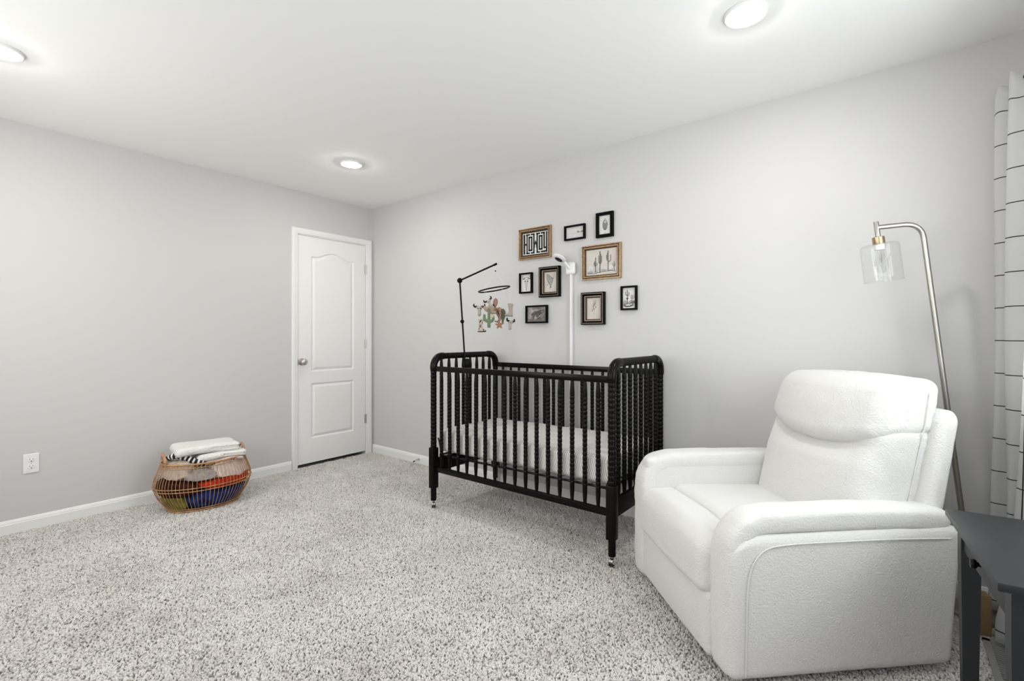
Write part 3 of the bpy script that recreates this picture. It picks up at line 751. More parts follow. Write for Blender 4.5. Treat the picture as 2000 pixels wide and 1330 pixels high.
# ================================================================== PICTURES ON THE WALL
def rect_ring(mb, y0, y1, z0, z1, prof):
    """profile (inset, height off wall) mitred round a rectangle on the crib wall"""
    n = len(prof); vs = []
    for (sy, sz) in ((0, 0), (1, 0), (1, 1), (0, 1)):
        for d, h in prof:
            y = (y0 + d) if sy == 0 else (y1 - d); z = (z0 + d) if sz == 0 else (z1 - d)
            vs.append((XR - h, y, z))
    fs = []
    for k in range(4):
        for i in range(n - 1):
            fs.append((k*n + i, k*n + i + 1, ((k+1) % 4)*n + i + 1, ((k+1) % 4)*n + i))
    return mb.add(vs, fs)
def picture(name, label, y0, y1, z0, z1, style, art, paper='paper'):
    """y0<y1; viewed from the room the left side is y1"""
    c = Vector((XR, (y0 + y1) / 2, (z0 + z1) / 2))
    t = thing(name, label, 'picture', c)
    def sh(mb): mb.v = [tuple(Vector(p) - c) for p in mb.v]; return mb
    if style == 'thin':
        fwid = .0115
        sh(rect_ring(MB(), y0, y1, z0, z1, [(0, .0005), (0, .021), (.001, .022), (.010, .022), (.0115, .021), (.0115, .004)])).obj('frame', M['frameblack'], t, False); pd = .006
    elif style == 'thick':
        fwid = .020
        sh(rect_ring(MB(), y0, y1, z0, z1, [(0, .0005), (0, .021), (.001, .022), (.0185, .022), (.020, .021), (.020, .004)])).obj('frame', M['frameblack'], t, False); pd = .006
    elif style == 'gold':
        fwid = .031
        sh(rect_ring(MB(), y0, y1, z0, z1, [(0, .0005), (0, .018), (.002, .022), (.006, .022), (.008, .019)])).obj('frame', M['gold'], t, False); pd = .006
        sh(rect_ring(MB(), y0, y1, z0, z1, [(.008, .019), (.009, .012), (.015, .012), (.016, .018)])).obj('channel', M['liner_groove_shade'], t, False)  # darker colour paints groove shade so the moulding reads
        sh(rect_ring(MB(), y0, y1, z0, z1, [(.016, .018), (.018, .022), (.021, .022), (.023, .017)])).obj('inner_bead', M['gold'], t, False)
        sh(rect_ring(MB(), y0, y1, z0, z1, [(.023, .017), (.026, .010), (.031, .008), (.031, .004)])).obj('sight_edge', M['liner_groove_shade'], t, False)  # recess shade put into the colour of the inner edge
        mb = MB()
        n1_, n2_ = int((y1 - y0) / .008), int((z1 - z0) / .008)
        for k in range(n1_):
            for z in (z0 + .012, z1 - .012): mb.sphere((XR - .0155, y0 + .012 + (y1 - y0 - .024) * k / n1_, z), .003, 5)
        for k in range(n2_):
            for y in (y0 + .012, y1 - .012): mb.sphere((XR - .0155, y, z0 + .012 + (z1 - z0 - .024) * k / n2_), .003, 5)
        q = sh(mb).obj('beading', M['gold'], t); q['kind'] = 'stuff'
    else:
        fwid = .038
        sh(rect_ring(MB(), y0, y1, z0, z1, [(0, .0005), (0, .028), (.003, .030), (.007, .030)])).obj('outer_moulding', M['frameblack'], t, False)
        sh(rect_ring(MB(), y0, y1, z0, z1, [(.007, .029), (.008, .032), (.0105, .032), (.012, .029)])).obj('silver_bead', M['silvergold'], t, False)
        sh(rect_ring(MB(), y0, y1, z0, z1, [(.012, .029), (.016, .022), (.022, .018), (.024, .018)])).obj('cove', M['frameblack'], t, False)
        sh(rect_ring(MB(), y0, y1, z0, z1, [(.024, .018), (.025, .021), (.029, .021), (.031, .018)])).obj('inner_moulding', M['silvergold'], t, False)
        sh(rect_ring(MB(), y0, y1, z0, z1, [(.031, .018), (.033, .012), (.038, .009), (.038, .004)])).obj('sight_edge', M['liner_groove_shade'], t, False); pd = .006
        if style == 'beaded':
            mb = MB(); n1_, n2_ = int((y1 - y0) / .0065), int((z1 - z0) / .0065)
            for k in range(n1_):
                for z in (z0 + .0085, z1 - .0085): mb.sphere((XR - .031, y0 + .0085 + (y1 - y0 - .017) * k / n1_, z), .0026, 5)
            for k in range(n2_):
                for y in (y0 + .0085, y1 - .0085): mb.sphere((XR - .031, y, z0 + .0085 + (z1 - z0 - .017) * k / n2_), .0026, 5)
            q = sh(mb).obj('beading', M['silvergold'], t); q['kind'] = 'stuff'
    a0, a1, b0, b1 = y0 + fwid - .001, y1 - fwid + .001, z0 + fwid - .001, z1 - fwid + .001
    pr = sh(MB().box((XR - pd, a0, b0), (XR - .002, a1, b1))).obj('print', M[paper], t, False)
    # art: list of (material, [polygons in 0..1 x, 0..1 y])
    for k, (mk, polys) in enumerate(art):
        off = pd + .0004 + .00025 * k
        groups = [[P] for P in polys] if len(polys) <= 5 else [polys]
        for grp in groups:
          mb = MB()
          for P in grp:
            vs = [(XR - off, a1 - (a1 - a0) * u, b0 + (b1 - b0) * v) for u, v in P]
            mb.add(vs, [tuple(range(len(vs)))])
          me_o = sh(mb)
          me = bpy.data.meshes.new('drawing'); me.from_pydata(me_o.v, [], me_o.f)
          q = link('drawing', me, M[mk], pr, False)
          if len(grp) > 1: q['kind'] = 'stuff'
    return t
def R4(x0, y0, x1, y1): return [(x0, y0), (x1, y0), (x1, y1), (x0, y1)]
def stroke(pts, w0, w1=None, asp=1.0, k=4):
    """tapered stroke as quads; asp = width/height of the print"""
    if w1 is None: w1 = w0
    P = spline([(x * asp, y, 0) for x, y in pts], k) if len(pts) > 2 else [Vector((x * asp, y, 0)) for x, y in pts]
    out = []; n = len(P)
    for i in range(n - 1):
        d = (P[i + 1] - P[i]).normalized(); nn = Vector((-d.y, d.x, 0))
        a = (w0 + (w1 - w0) * i / (n - 1)) / 2; b_ = (w0 + (w1 - w0) * (i + 1) / (n - 1)) / 2
        q = [P[i] + nn * a, P[i] - nn * a, P[i + 1] - nn * b_ + d * .002, P[i + 1] + nn * b_ + d * .002]
        out.append([(v.x / asp, v.y) for v in q])
    return out

howdy = [R4(0, 0, 1, .035), R4(0, .965, 1, 1), R4(0, 0, .02, 1), R4(.985, 0, 1, 1)]
hw = [R4(.045, .07, .115, .93), R4(.115, .45, .165, .53), R4(.165, .07, .215, .93), R4(.150, .865, .305, .93), R4(.150, .07, .305, .135),
      R4(.245, .185, .300, .815), R4(.345, .185, .400, .815), R4(.245, .745, .400, .815), R4(.245, .185, .400, .255),
      R4(.335, .865, .490, .93), R4(.335, .07, .485, .135), R4(.430, .07, .485, .93), R4(.560, .07, .615, .93),
      [(.485, .60), (.500, .50), (.500, .33), (.485, .26)], [(.56, .26), (.545, .33), (.545, .50), (.56, .60)],
      [(.490, .38), (.5225, .47), (.555, .38), (.555, .52), (.5225, .66), (.490, .52)],
      R4(.545, .865, .700, .93), R4(.560, .07, .700, .135),
      R4(.645, .185, .700, .815), R4(.740, .185, .795, .815), R4(.645, .745, .795, .815), R4(.645, .185, .795, .255),
      R4(.728, .865, .880, .93), R4(.825, .23, .880, .93), R4(.825, .23, .965, .30), R4(.920, .07, .970, .93), R4(.905, .90, .970, .93),
      R4(.728, .07, .970, .145)]
picture('framed_print', 'gold framed HOWDY lettering print, top left of the picture group', 1.906, 2.200, 1.738, 1.972, 'gold', [('ink', howdy), ('ink', hw)], 'paperwhite')
A = 1.25
land = stroke([(.02, .45), (.25, .47), (.5, .46), (.98, .50)], .008, asp=1.5) + stroke([(.28, .42), (.5, .38), (.75, .40), (.98, .36)], .006, asp=1.5)
for x in (.12, .2, .3, .38, .55, .66, .8, .9): land += stroke([(x, .22 + .1 * math.sin(x * 30)), (x + .05, .20 + .1 * math.sin(x * 30))], .012, asp=1.5)
for x in (.36, .44, .5, .58, .86, .92): land += stroke([(x, .43), (x + .01, .48 + .04 * math.sin(x * 50))], .012, .004, asp=1.5)
mesa = [[(.58, .48), (.62, .52), (.64, .62), (.68, .63), (.70, .55), (.78, .50), (.84, .53), (.88, .60), (.92, .60), (.94, .52), (.98, .50), (.98, .47)]]
picture('framed_print', 'small black framed desert landscape sketch, left of the barrel cactus print', 1.626, 1.791, 1.837, 1.940, 'thin', [('inkgrey', land), ('inkgrey', mesa)], 'paper')
def ell(cx, cy, rx, ry, n=20): return [(cx + rx * math.cos(2 * PI * k / n), cy + ry * math.sin(2 * PI * k / n)) for k in range(n)]
lines = []
for k in range(-3, 4): lines += stroke([(.5 + k * .055, .32), (.5 + k * .062, .50), (.5 + k * .05, .70)], .010, asp=.6)
picture('framed_print', 'thick black framed barrel cactus print, highest of the group', 1.414, 1.540, 1.825, 1.992, 'thick',
        [('inkgrey', [ell(.5, .50, .22, .28)] + stroke([(.45, .8), (.47, .86)], .02, asp=.6) + stroke([(.56, .79), (.56, .85)], .02, asp=.6)), ('inklight', lines), ('paper', [ell(.52, .66, .09, .075)]), ('inkgrey', [ell(.52, .66, .03, .03)] + stroke([(.45, .06), (.52, .10)], .02, asp=.6))], 'paperwhite')
def saguaro(x, y0, h, w, asp, arms):
    out = stroke([(x, y0), (x + .003, y0 + h * .5), (x, y0 + h)], w * .8, w * .75, asp)
    out += [ell(x, y0 + h, w * .38 / asp, w * .4, 10)]
    for (s_, ya, dx, top) in arms:
        out += stroke([(x, y0 + h * ya), (x + s_ * dx * .7, y0 + h * (ya + .02)), (x + s_ * dx, y0 + h * (ya + .10)), (x + s_ * dx, y0 + h * top)], w * .6, w * .6, asp)
    return out
gold_a = saguaro(.31, .12, .55, .045, 1.3, [(-1, .42, .045, .70), (1, .45, .05, .66), (-1, .50, .02, .78)])
gold_a += saguaro(.455, .08, .82, .05, 1.3, [(-1, .45, .035, .82), (1, .44, .055, .80), (1, .5, .02, .9)])
gold_a += saguaro(.715, .13, .76, .05, 1.3, [(-1, .52, .045, .80), (1, .46, .085, .80), (-1, .6, .02, .9)])
gold_a += saguaro(.905, .12, .34, .032, 1.3, [(-1, .5, .03, .8), (1, .5, .03, .8)])
scrub = []; random.seed(3)
for k in range(46):
    x = .04 + .92 * k / 46; y = .10 + .07 * random.random(); scrub += stroke([(x, y), (x + .03 * random.uniform(-1, 1), y + .05 + .10 * random.random())], .010, .004, 1.3)
rocks = [ell(.13, .12, .10, .045, 12), ell(.33, .13, .07, .03, 10), ell(.57, .17, .10, .04, 12), ell(.78, .15, .09, .03, 10)]
bush = [[(.03, .2), (.1, .36), (.16, .42), (.2, .34), (.27, .24), (.27, .14), (.03, .1)], [(.52, .2), (.58, .34), (.66, .28), (.8, .36), (.86, .3), (.97, .28), (.97, .14), (.52, .14)]]
picture('framed_print', 'large gold framed drawing of tall saguaro cacti, right of the camera', 1.359, 1.650, 1.546, 1.781, 'gold', [('paper', bush), ('inklight', scrub), ('inklight', rocks), ('inkgrey', gold_a), ('ink', stroke([(.05, .09), (.25, .07), (.45, .10), (.6, .12), (.8, .13), (.97, .09)], .018, .008, 1.3))], 'papercream')
skull_a = stroke([(.34, .80), (.18, .72), (.16, .88), (.20, .95)], .05, .015, .65) + stroke([(.66, .80), (.84, .72), (.86, .88), (.80, .97)], .05, .015, .65)
skull_a += stroke([(.34, .80), (.5, .84), (.66, .80)], .02, .02, .65) + stroke([(.36, .78), (.40, .55), (.44, .30), (.5, .08)], .022, .018, .65) + stroke([(.64, .78), (.60, .55), (.56, .30), (.5, .08)], .022, .018, .65)
skull_a += [ell(.38, .60, .06, .045, 10), ell(.62, .60, .06, .045, 10)] + stroke([(.5, .75), (.5, .45), (.49, .25)], .016, .008, .65)
picture('framed_print', 'narrow black framed drawing of a longhorn skull, left of the butterfly print', 2.073, 2.193, 1.486, 1.640, 'thin', [('inkbrown', skull_a)], 'paperwhite')
bf = stroke([(.2, .9), (.45, .78), (.78, .66), (.62, .70), (.3, .92)], .02, .02, .65) + stroke([(.2, .92), (.24, .6), (.4, .42), (.55, .36)], .03, .02, .65)
bf += stroke([(.72, .66), (.66, .45), (.5, .3), (.44, .12)], .03, .015, .65) + stroke([(.35, .62), (.5, .66), (.62, .6), (.5, .48), (.36, .52), (.36, .62)], .018, .018, .65)
bf += stroke([(.76, .68), (.80, .80), (.84, .92)], .014, .01, .65) + stroke([(.3, .75), (.5, .72)], .02, .01, .65) + [ell(.28, .36, .04, .03, 8), ell(.52, .26, .06, .06, 8)]
picture('framed_print', 'ornate black and silver framed butterfly sketch, directly below HOWDY', 1.827, 2.005, 1.447, 1.667, 'ornate', [('inklight', [[(.22, .88), (.5, .74), (.72, .64), (.66, .45), (.5, .3), (.34, .44), (.26, .6)]]), ('inkgrey', bf)], 'papercream')
cat_body = [[(.28, .60), (.36, .70), (.52, .72), (.62, .74), (.68, .82), (.72, .76), (.80, .78), (.84, .84), (.86, .74), (.86, .62), (.78, .54), (.70, .52), (.66, .46), (.60, .40), (.55, .28), (.46, .30), (.44, .44), (.36, .42), (.34, .16), (.28, .14), (.27, .44), (.22, .40), (.20, .52)]]
picture('framed_photo', 'black framed sepia photograph of a wildcat on rocks, lowest on the left', 1.937, 2.133, 1.259, 1.391, 'thin',
        [('photomid', [[(0, .0), (1, 0), (1, .30), (.8, .36), (.55, .22), (.3, .16), (0, .24)], [(.86, .3), (1, .35), (1, .98), (.93, .9), (.88, .7)]]), ('photodark', cat_body), ('photobg', [ell(.77, .66, .06, .055, 10)]), ('photodark', [ell(.75, .68, .012, .015, 6), ell(.79, .68, .012, .015, 6), [(.46, .2), (.62, .32), (.7, .3), (.64, .16)]])], 'photobg')
ga = stroke([(.52, .90), (.53, .80), (.52, .70)], .018, .03, .65) + stroke([(.66, .92), (.64, .80), (.60, .70)], .014, .03, .65) + stroke([(.48, .70), (.58, .68), (.64, .74)], .03, .015, .65)
ga += stroke([(.56, .68), (.46, .60), (.50, .50), (.60, .50)], .04, .02, .65) + stroke([(.6, .62), (.68, .56), (.62, .52)], .03, .02, .65) + stroke([(.44, .46), (.52, .44), (.58, .42)], .03, .02, .65) + stroke([(.42, .46), (.40, .38), (.42, .34)], .035, .01, .65) + stroke([(.50, .34), (.54, .28), (.50, .24)], .010, .006, .65)
picture('framed_print', 'beaded black frame with a small ink sketch of an antelope, right of the white pole', 1.475, 1.651, 1.241, 1.461, 'beaded', [('inkgrey', ga)], 'papercream')
ca_ = saguaro(.36, .20, .66, .062, .68, [(-1, .66, .13, .92), (1, .62, .12, .88), (-1, .36, .06, .42), (1, .36, .05, .42)])
cb_ = saguaro(.70, .28, .38, .03, .68, [(-1, .5, .08, .9), (1, .5, .16, .95), (1, .6, .05, .9)])
gr = [[(.04, .22), (.3, .24), (.5, .22), (.6, .28), (.7, .34), (.98, .36), (.98, .26), (.8, .12), (.6, .08), (.3, .06), (.06, .12)]]
hl = [ell(.42, .17, .2, .035, 12), ell(.66, .20, .07, .03, 10), ell(.86, .2, .06, .03, 10)]
picture('framed_print', 'black framed print of two cacti, farthest right of the group', 1.249, 1.360, 1.332, 1.488, 'thin', [('inklight', [[(.04, .35), (.2, .42), (.4, .3), (.62, .42), (.98, .34), (.98, .2), (.04, .2)]]), ('inkgrey', gr), ('inkgrey', ca_ + cb_), ('paper', hl), ('ink', stroke([(.1, .12), (.4, .08), (.7, .12)], .02, .02, .68))], 'paperwhite')

# ================================================================== RECLINER
OV = Vector((1.657, .397, 0))
ch = thing('recliner', 'white boucle upholstered recliner armchair beside the crib', 'armchair', OV, math.atan2(-.714, .700))
# local frame: x = towards the back (u), y = across to the far arm (v)
def body(name, lo, hi, r, n=18, warp=None, amp=.0025, parent=None, lab=None, mt_='fabric', seed=0):
    c = Vector([(lo[i] + hi[i]) / 2 for i in range(3)]); h = [(hi[i] - lo[i]) / 2 for i in range(3)]
    def fn(p):
        q = Vector(p) + c
        d = Vector(p).normalized()
        if warp: q = Vector(warp(q, Vector((p[0] / h[0], p[1] / h[1], p[2] / h[2]))))
        return q + d * (amp * (nz(q, 16, seed) + .5 * nz(q, 38, seed + 5)))
    mb = soft(h, r, n, fn)
    o = mb.obj(name, M[mt_], parent or ch)
    if lab: o['label'] = lab
    return o
def corner_round(u, z, uc, zc, Rr):
    if u < uc and z > zc:
        a, b_ = min(1, (uc - u) / Rr), min(1, (z - zc) / Rr)
        a2, b2 = a * math.sqrt(max(0, 1 - b_ * b_ / 2)), b_ * math.sqrt(max(0, 1 - a * a / 2))
        return uc - a2 * Rr, zc + b2 * Rr
    return u, z
def panel_warp(side):
    def f(q, t):
        u, z = corner_round(q.x, q.z, .12, .395, .12)
        u += .050 * max(0, (z - .03) / .48) * max(0, t.x) * .9        # back edge leans out
        y = q.y + side * .008 * (1 - t.x * t.x) * (1 - t.z * t.z)
        return (u, y, z)
    return f
body('side_panel', (0, 0.0, .028), (.815, .052, .502), (.03, .024, .03), 26, panel_warp(-1), .002)
body('side_panel', (0, .748, .028), (.800, .800, .53), (.03, .024, .03), 18, panel_warp(1), .002, seed=4)
# arm pads: padded strip running up the front and along the top
def armpad(vc, name='arm_pad', seed=0, dz=0.0, du=0.0):
    path = [(.030, .032), (.028, .12), (.027, .22), (.026, .33), (.027, .42), (.038, .485), (.070, .530), (.120, .549), (.20, .553), (.35, .553), (.50, .551), (.65, .546), (.78, .538), (.835, .534)]
    P = spline([(a + du, 0, b_ + dz * min(1, b_ / .5)) for a, b_ in path], 6); n = 28; vs = []; fs = []
    K = len(P)
    for i, p in enumerate(P):
        tdir = (P[min(i + 1, K - 1)] - P[max(i - 1, 0)]).normalized()
        nrm = Vector((-tdir.z, 0, tdir.x))        # outward
        s_ = i / (K - 1)
        end = 1.0
        e1 = (K - 1 - i) / 8.0
        if e1 < 1: end = math.sqrt(max(0.0, 1 - (1 - e1) ** 2)) * .97 + .03
        e0 = i / 4.0
        if e0 < 1: end = min(end, math.sqrt(max(0.0, 1 - (1 - e0) ** 2)) * .5 + .5)
        hw_ = .060; hh = .040 if s_ > .45 else .038
        for j in range(n):
            a = 2 * PI * j / n
            ca, sa = math.cos(a), math.sin(a)
            e = .55
            x = math.copysign(abs(ca) ** e, ca) * hw_ * (end * .4 + .6); y = math.copysign(abs(sa) ** e, sa) * hh * end
            q = p + nrm * y + Vector((0, vc + x, 0))
            wr = .003 * nz(q, 14, seed) + .0018 * nz((q.x * .4, q.y * 1.0, q.z * 2.6), 26, seed + 3)
            vs.append(q + nrm * (wr * (1 if sa > 0 else .3)) + Vector((0, wr * ca, 0)))
    for i in range(K - 1):
        for j in range(n):
            fs.append((i*n + j, i*n + (j+1) % n, (i+1)*n + (j+1) % n, (i+1)*n + j))
    fs.append(tuple(range(n - 1, -1, -1))); fs.append(tuple((K - 1) * n + j for j in range(n)))
    MB().add(vs, fs).obj(name, M['fabric'], ch)
armpad(.070, dz=-.016); armpad(.738, seed=8, dz=.018, du=-.022)
body('arm_body', (.035, .045, .04), (.82, .112, .53), .02, 10)
body('arm_body', (-.005, .681, .04), (.82, .765, .592), .03, 14, seed=3)
def welt(pts, parent=ch, r=.0022, m_='fabric'): MB().tube(spline(pts, 6), r, 6).obj('seam_piping', M[m_], parent)
welt([(.050, -.0035, .05), (.052, -.006, .22), (.056, -.0085, .35), (.075, -.007, .42), (.118, -.006, .462), (.19, -.0065, .475), (.35, -.008, .478), (.6, -.007, .476), (.80, -.004, .468)])
# base, front panel (footrest) and seat
body('base', (.03, .10, .035), (.80, .70, .30), .02, 10)
def foot_warp(q, t):
    x = q.x - .012 * (1 - t.y * t.y) * (1 - t.z * t.z)
    return (x, q.y, q.z)
body('footrest_panel', (-.022, .106, .040), (.06, .702, .268), (.02, .02, .028), 22, foot_warp, .002)
def seatfront_warp(q, t):
    x, y, z = q
    a = max(0, -t.x)
    z += .020 * (1 - t.y * t.y) * max(0, t.z)
    x -= .010 * (1 - t.y ** 2)
    if t.z > 0: x += .03 * max(0, -t.x) * (t.z ** 2)
    return (x, y, z)
body('front_cushion', (-.045, .106, .246), (.150, .706, .452), (.060, .045, .050), 24, seatfront_warp, .003, seed=11)
welt([(-.020, .13, .396), (-.034, .25, .404), (-.037, .40, .408), (-.034, .55, .404), (-.018, .685, .394)])
def seat_warp(q, t):
    x, y, z = q
    z += .012 * (1 - t.y * t.y) * max(0, t.z) - .01 * t.x * max(0, t.z)
    return (x, y, z)
body('seat_cushion', (.118, .106, .30), (.62, .704, .458), (.05, .04, .035), 20, seat_warp, .003, seed=14)
# back: lean of the back, pillow and shell
def lean(z): return .24 * (z - .45)          # how far the back moves with height
def back_low(q, t):
    x, y, z = q
    f = -t.x                                       # +1 at the front face
    c = (1 - t.y ** 2)
    x += lean(z)
    x -= .055 * c * max(0, f) * (1 - .25 * t.z * t.z)
    x += .055 * c * max(0, f) * max(0, min(1, (z - .68) / .07))
    return (x, y, z)
body('back_cushion', (.548, .100, .40), (.79, .706, .835), (.07, .06, .05), 30, back_low, .003, seed=21)
def head(q, t):
    x, y, z = q
    f = -t.x; c = 1 - t.y ** 2
    w_ = max(0, min(1, (z - .80) / .20))
    if t.z < 0: z -= .062 * (c ** .8) * (-t.z) * (1.0 if f > 0 else max(0, 1 + f))
    z += .010 * c * max(0, t.z)
    x += lean(z)
    x -= .058 * c * max(0, f) * (1 - .25 * w_)
    if f > 0: x -= .012 * c * (1 - abs(2 * w_ - .7)) * f
    if t.z > 0 and f > 0: x += .030 * t.z * t.z * f
    k = 1 - .035 * w_
    return (x, .403 + (y - .403) * k, z)
body('head_cushion', (.545, .098, .790), (.785, .708, 1.000), (.060, .050, .050), 34, head, .003, seed=31)
def shell(q, t):
    x, y, z = q
    x += .25 * (z - .45)
    return (x, .40 + (y - .40) * (1 - .05 * max(0, t.z)), z)
body('back_shell', (.745, .052, .12), (.832, .748, .892), (.035, .04, .05), 22, shell, .002, seed=41)
def sideband(q, t):
    x, y, z = q
    x += lean(z)
    return (x, .40 + (y - .40) * (1 - .03 * max(0, t.z)), z)
welt([(.715 + lean(z_), v_, z_) for z_, v_ in ((.56, .0975), (.65, .0975), (.76, .0975), (.82, .0960), (.88, .0965), (.93, .0985), (.965, .110))])
for (u, v) in ((.10, .10), (.10, .70), (.70, .10), (.70, .70)):
    MB().lathe([(.020, -.001), (.022, .004), (.022, .05)], 14, Matrix.Translation((u, v, 0))).obj('foot', M['rubber'], ch)

# ================================================================== FLOOR LAMP
lb = Vector((2.755, -.294, 0))
lamp = thing('floor_lamp', 'brushed nickel floor lamp with clear glass cylinder shade behind the recliner', 'floor lamp', lb)
bend = Vector((2.686, -.121, 1.650)) - lb; aend = Vector((2.621, .031, 1.639)) - lb
MB().lathe([(.0001, -.001), (.087, -.001), (.090, .004), (.090, .014), (.084, .018), (.0001, .019)], 40).obj('base', M['lampmetal'], lamp)
dirp = (bend - Vector((0, 0, .018))).normalized(); dira = (aend - bend).normalized()
RBd = .07
p1 = bend - dirp * RBd; p2 = bend + dira * RBd
pts = [Vector((0, 0, .018)), Vector((0, 0, .018)) + (p1 - Vector((0, 0, .018))) * .5, p1]
for k in range(1, 9):
    t = k / 8; pts.append(p1 * (1 - t) ** 2 + bend * 2 * t * (1 - t) + p2 * t * t)
pts.append(aend)
MB().tube(pts, .0105, 18).obj('pole', M['lampmetal'], lamp)
MB().tube([Vector((0, 0, .016)), Vector((0, 0, .016)) + dirp * .04], .016, 18).obj('base_collar', M['lampmetal'], lamp)
ax = dirp
rq = Vector((0, 0, 1)).rotation_difference(ax).to_matrix().to_4x4()
hm = Matrix.Translation(aend) @ rq
MB().lathe([(.0001, -.042), (.010, -.042), (.010, .024), (.009, .026), (.0001, .026)], 18, hm).obj('head_stem', M['lampmetal'], lamp)
MB().lathe([(.0001, -.074), (.0225, -.074), (.023, -.072), (.023, -.044), (.021, -.042), (.0001, -.041)], 28, hm).obj('socket_cap', M['brass'], lamp)
MB().lathe([(.0001, -.100), (.018, -.100), (.0195, -.096), (.0195, -.074)], 24, hm).obj('socket', M['plastic'], lamp)
R0, R1, za, zb = .0700, .0678, -.074, -.236
mb = MB().lathe([(.018, za), (.050, za), (R0 - .010, za - .001), (R0 - .003, za - .004), (R0, za - .011), (R0, zb)], 56, hm)
mb.f = [f for f in mb.f if len(f) == 4]                 # open at the bottom and round the socket
mb.tube([hm @ Vector((R0 * math.cos(2 * PI * j / 48), R0 * math.sin(2 * PI * j / 48), zb)) for j in range(48)], .0011, 5, closed=True)
gs = mb.obj('glass_shade', M['glass'], lamp); gs['label'] = 'clear glass cylinder shade'
bl = MB().lathe([(0.0110, -0.1000), (0.0119, -0.1123), (0.0194, -0.1361), (0.0255, -0.1598), (0.0251, -0.1757), (0.0176, -0.1906), (0.0088, -0.1968), (0.0001, -0.1986)], 24, hm)
bl.obj('bulb', M['bulbglass'], lamp)
mb = MB()
for k in range(4):
    a = PI / 2 * k; mb.tube([(.004 * math.cos(a), .004 * math.sin(a), -.125), (.012 * math.cos(a), .012 * math.sin(a), -.185)], .0006, 4, mtx=hm)
mb.tube([(0, 0, -.105), (0, 0, -.150)], .003, 6, mtx=hm); mb.obj('filament', M['nickel'], lamp)

# ================================================================== CURTAIN
def make_curtain():
    keys = [(2.838, -.405), (2.842, -.375), (2.826, -.362), (2.806, -.378), (2.795, -.425), (2.778, -.458), (2.742, -.462), (2.722, -.435), (2.716, -.405), (2.697, -.386), (2.672, -.392), (2.660, -.425), (2.640, -.462),
            (2.600, -.464), (2.572, -.435), (2.548, -.408), (2.515, -.412), (2.495, -.445), (2.460, -.468), (2.420, -.455), (2.390, -.420), (2.355, -.410), (2.325, -.430), (2.300, -.465)]
    P = spline([(a, b_, 0) for a, b_ in keys], 8); nzr = 60; vs = []; fs = []; uvs = []
    arc = [0]
    for i in range(1, len(P)): arc.append(arc[-1] + (P[i] - P[i - 1]).length)
    n = len(P); ztop, zbot = 2.195, .02
    for j in range(nzr + 1):
        t = j / nzr; z = ztop + (zbot - ztop) * t
        for i in range(n):
            x, y = P[i].x, P[i].y
            k = min(1.0, t * 1.4)
            x += .010 * k * math.sin(i * .11 + 3 * t) + (.012 * k if i < 20 else 0) * max(0, 1 - i / 20)
            y += .012 * k * math.sin(i * .19 + 4.2 * t) + .012 * k * math.exp(-((i - 14) / 14) ** 2) + .02 * k * math.exp(-((i - 75) / 12) ** 2) + .085 * t ** 6 * math.exp(-((i - 122) / 12) ** 2)
            y = min(y, -.325); y = max(y, -.478)
            x = min(x, 2.868)
            zz = z + (.012 * math.sin(i * .35) * max(0, 1 - t * 14))
            vs.append((x - 2.56, y + .41, zz)); uvs.append((arc[i] + .265 - .006 * k * math.sin(i * .3), ztop - z + .036))
    for j in range(nzr):
        for i in range(n - 1):
            fs.append((j*n + i, j*n + i + 1, (j+1)*n + i + 1, (j+1)*n + i))
    me = bpy.data.meshes.new('curtain'); me.from_pydata(vs, [], fs)
    ul = me.uv_layers.new(name='UVMap')
    for lp in me.loops: ul.data[lp.index].uv = uvs[lp.vertex_index]
    o = link('curtain', me, M['curtain'], None, True, (2.56, -.41, 0))
    so = o.modifiers.new('thickness', 'SOLIDIFY'); so.thickness = .0015
    return tag(o, 'white curtain with thin black windowpane check at the right edge', 'curtain')
make_curtain()
rod = MB().tube([(.55, -.425, 2.165), (2.83, -.425, 2.165)], .009, 12)
ro = thing('curtain_rod', 'slim dark rod carrying the checked curtain above the window', 'curtain rod', (1.7, -.5, 2.165))
rod.v = [(x - 1.7, y + .5, z - 2.165) for x, y, z in rod.v]; rod.obj('rod', M['blackmetal'], ro)
for x in (.60, 2.36):
    MB().tube([(x - 1.7, .001, 0), (x - 1.7, .075, 0)], .006, 8).lathe([(.02, 0), (.02, .006), (.0001, .007)], 14, Matrix.Translation((x - 1.7, 0, 0)) @ Matrix.Rotation(-PI / 2, 4, 'X')).obj('bracket', M['blackmetal'], ro)

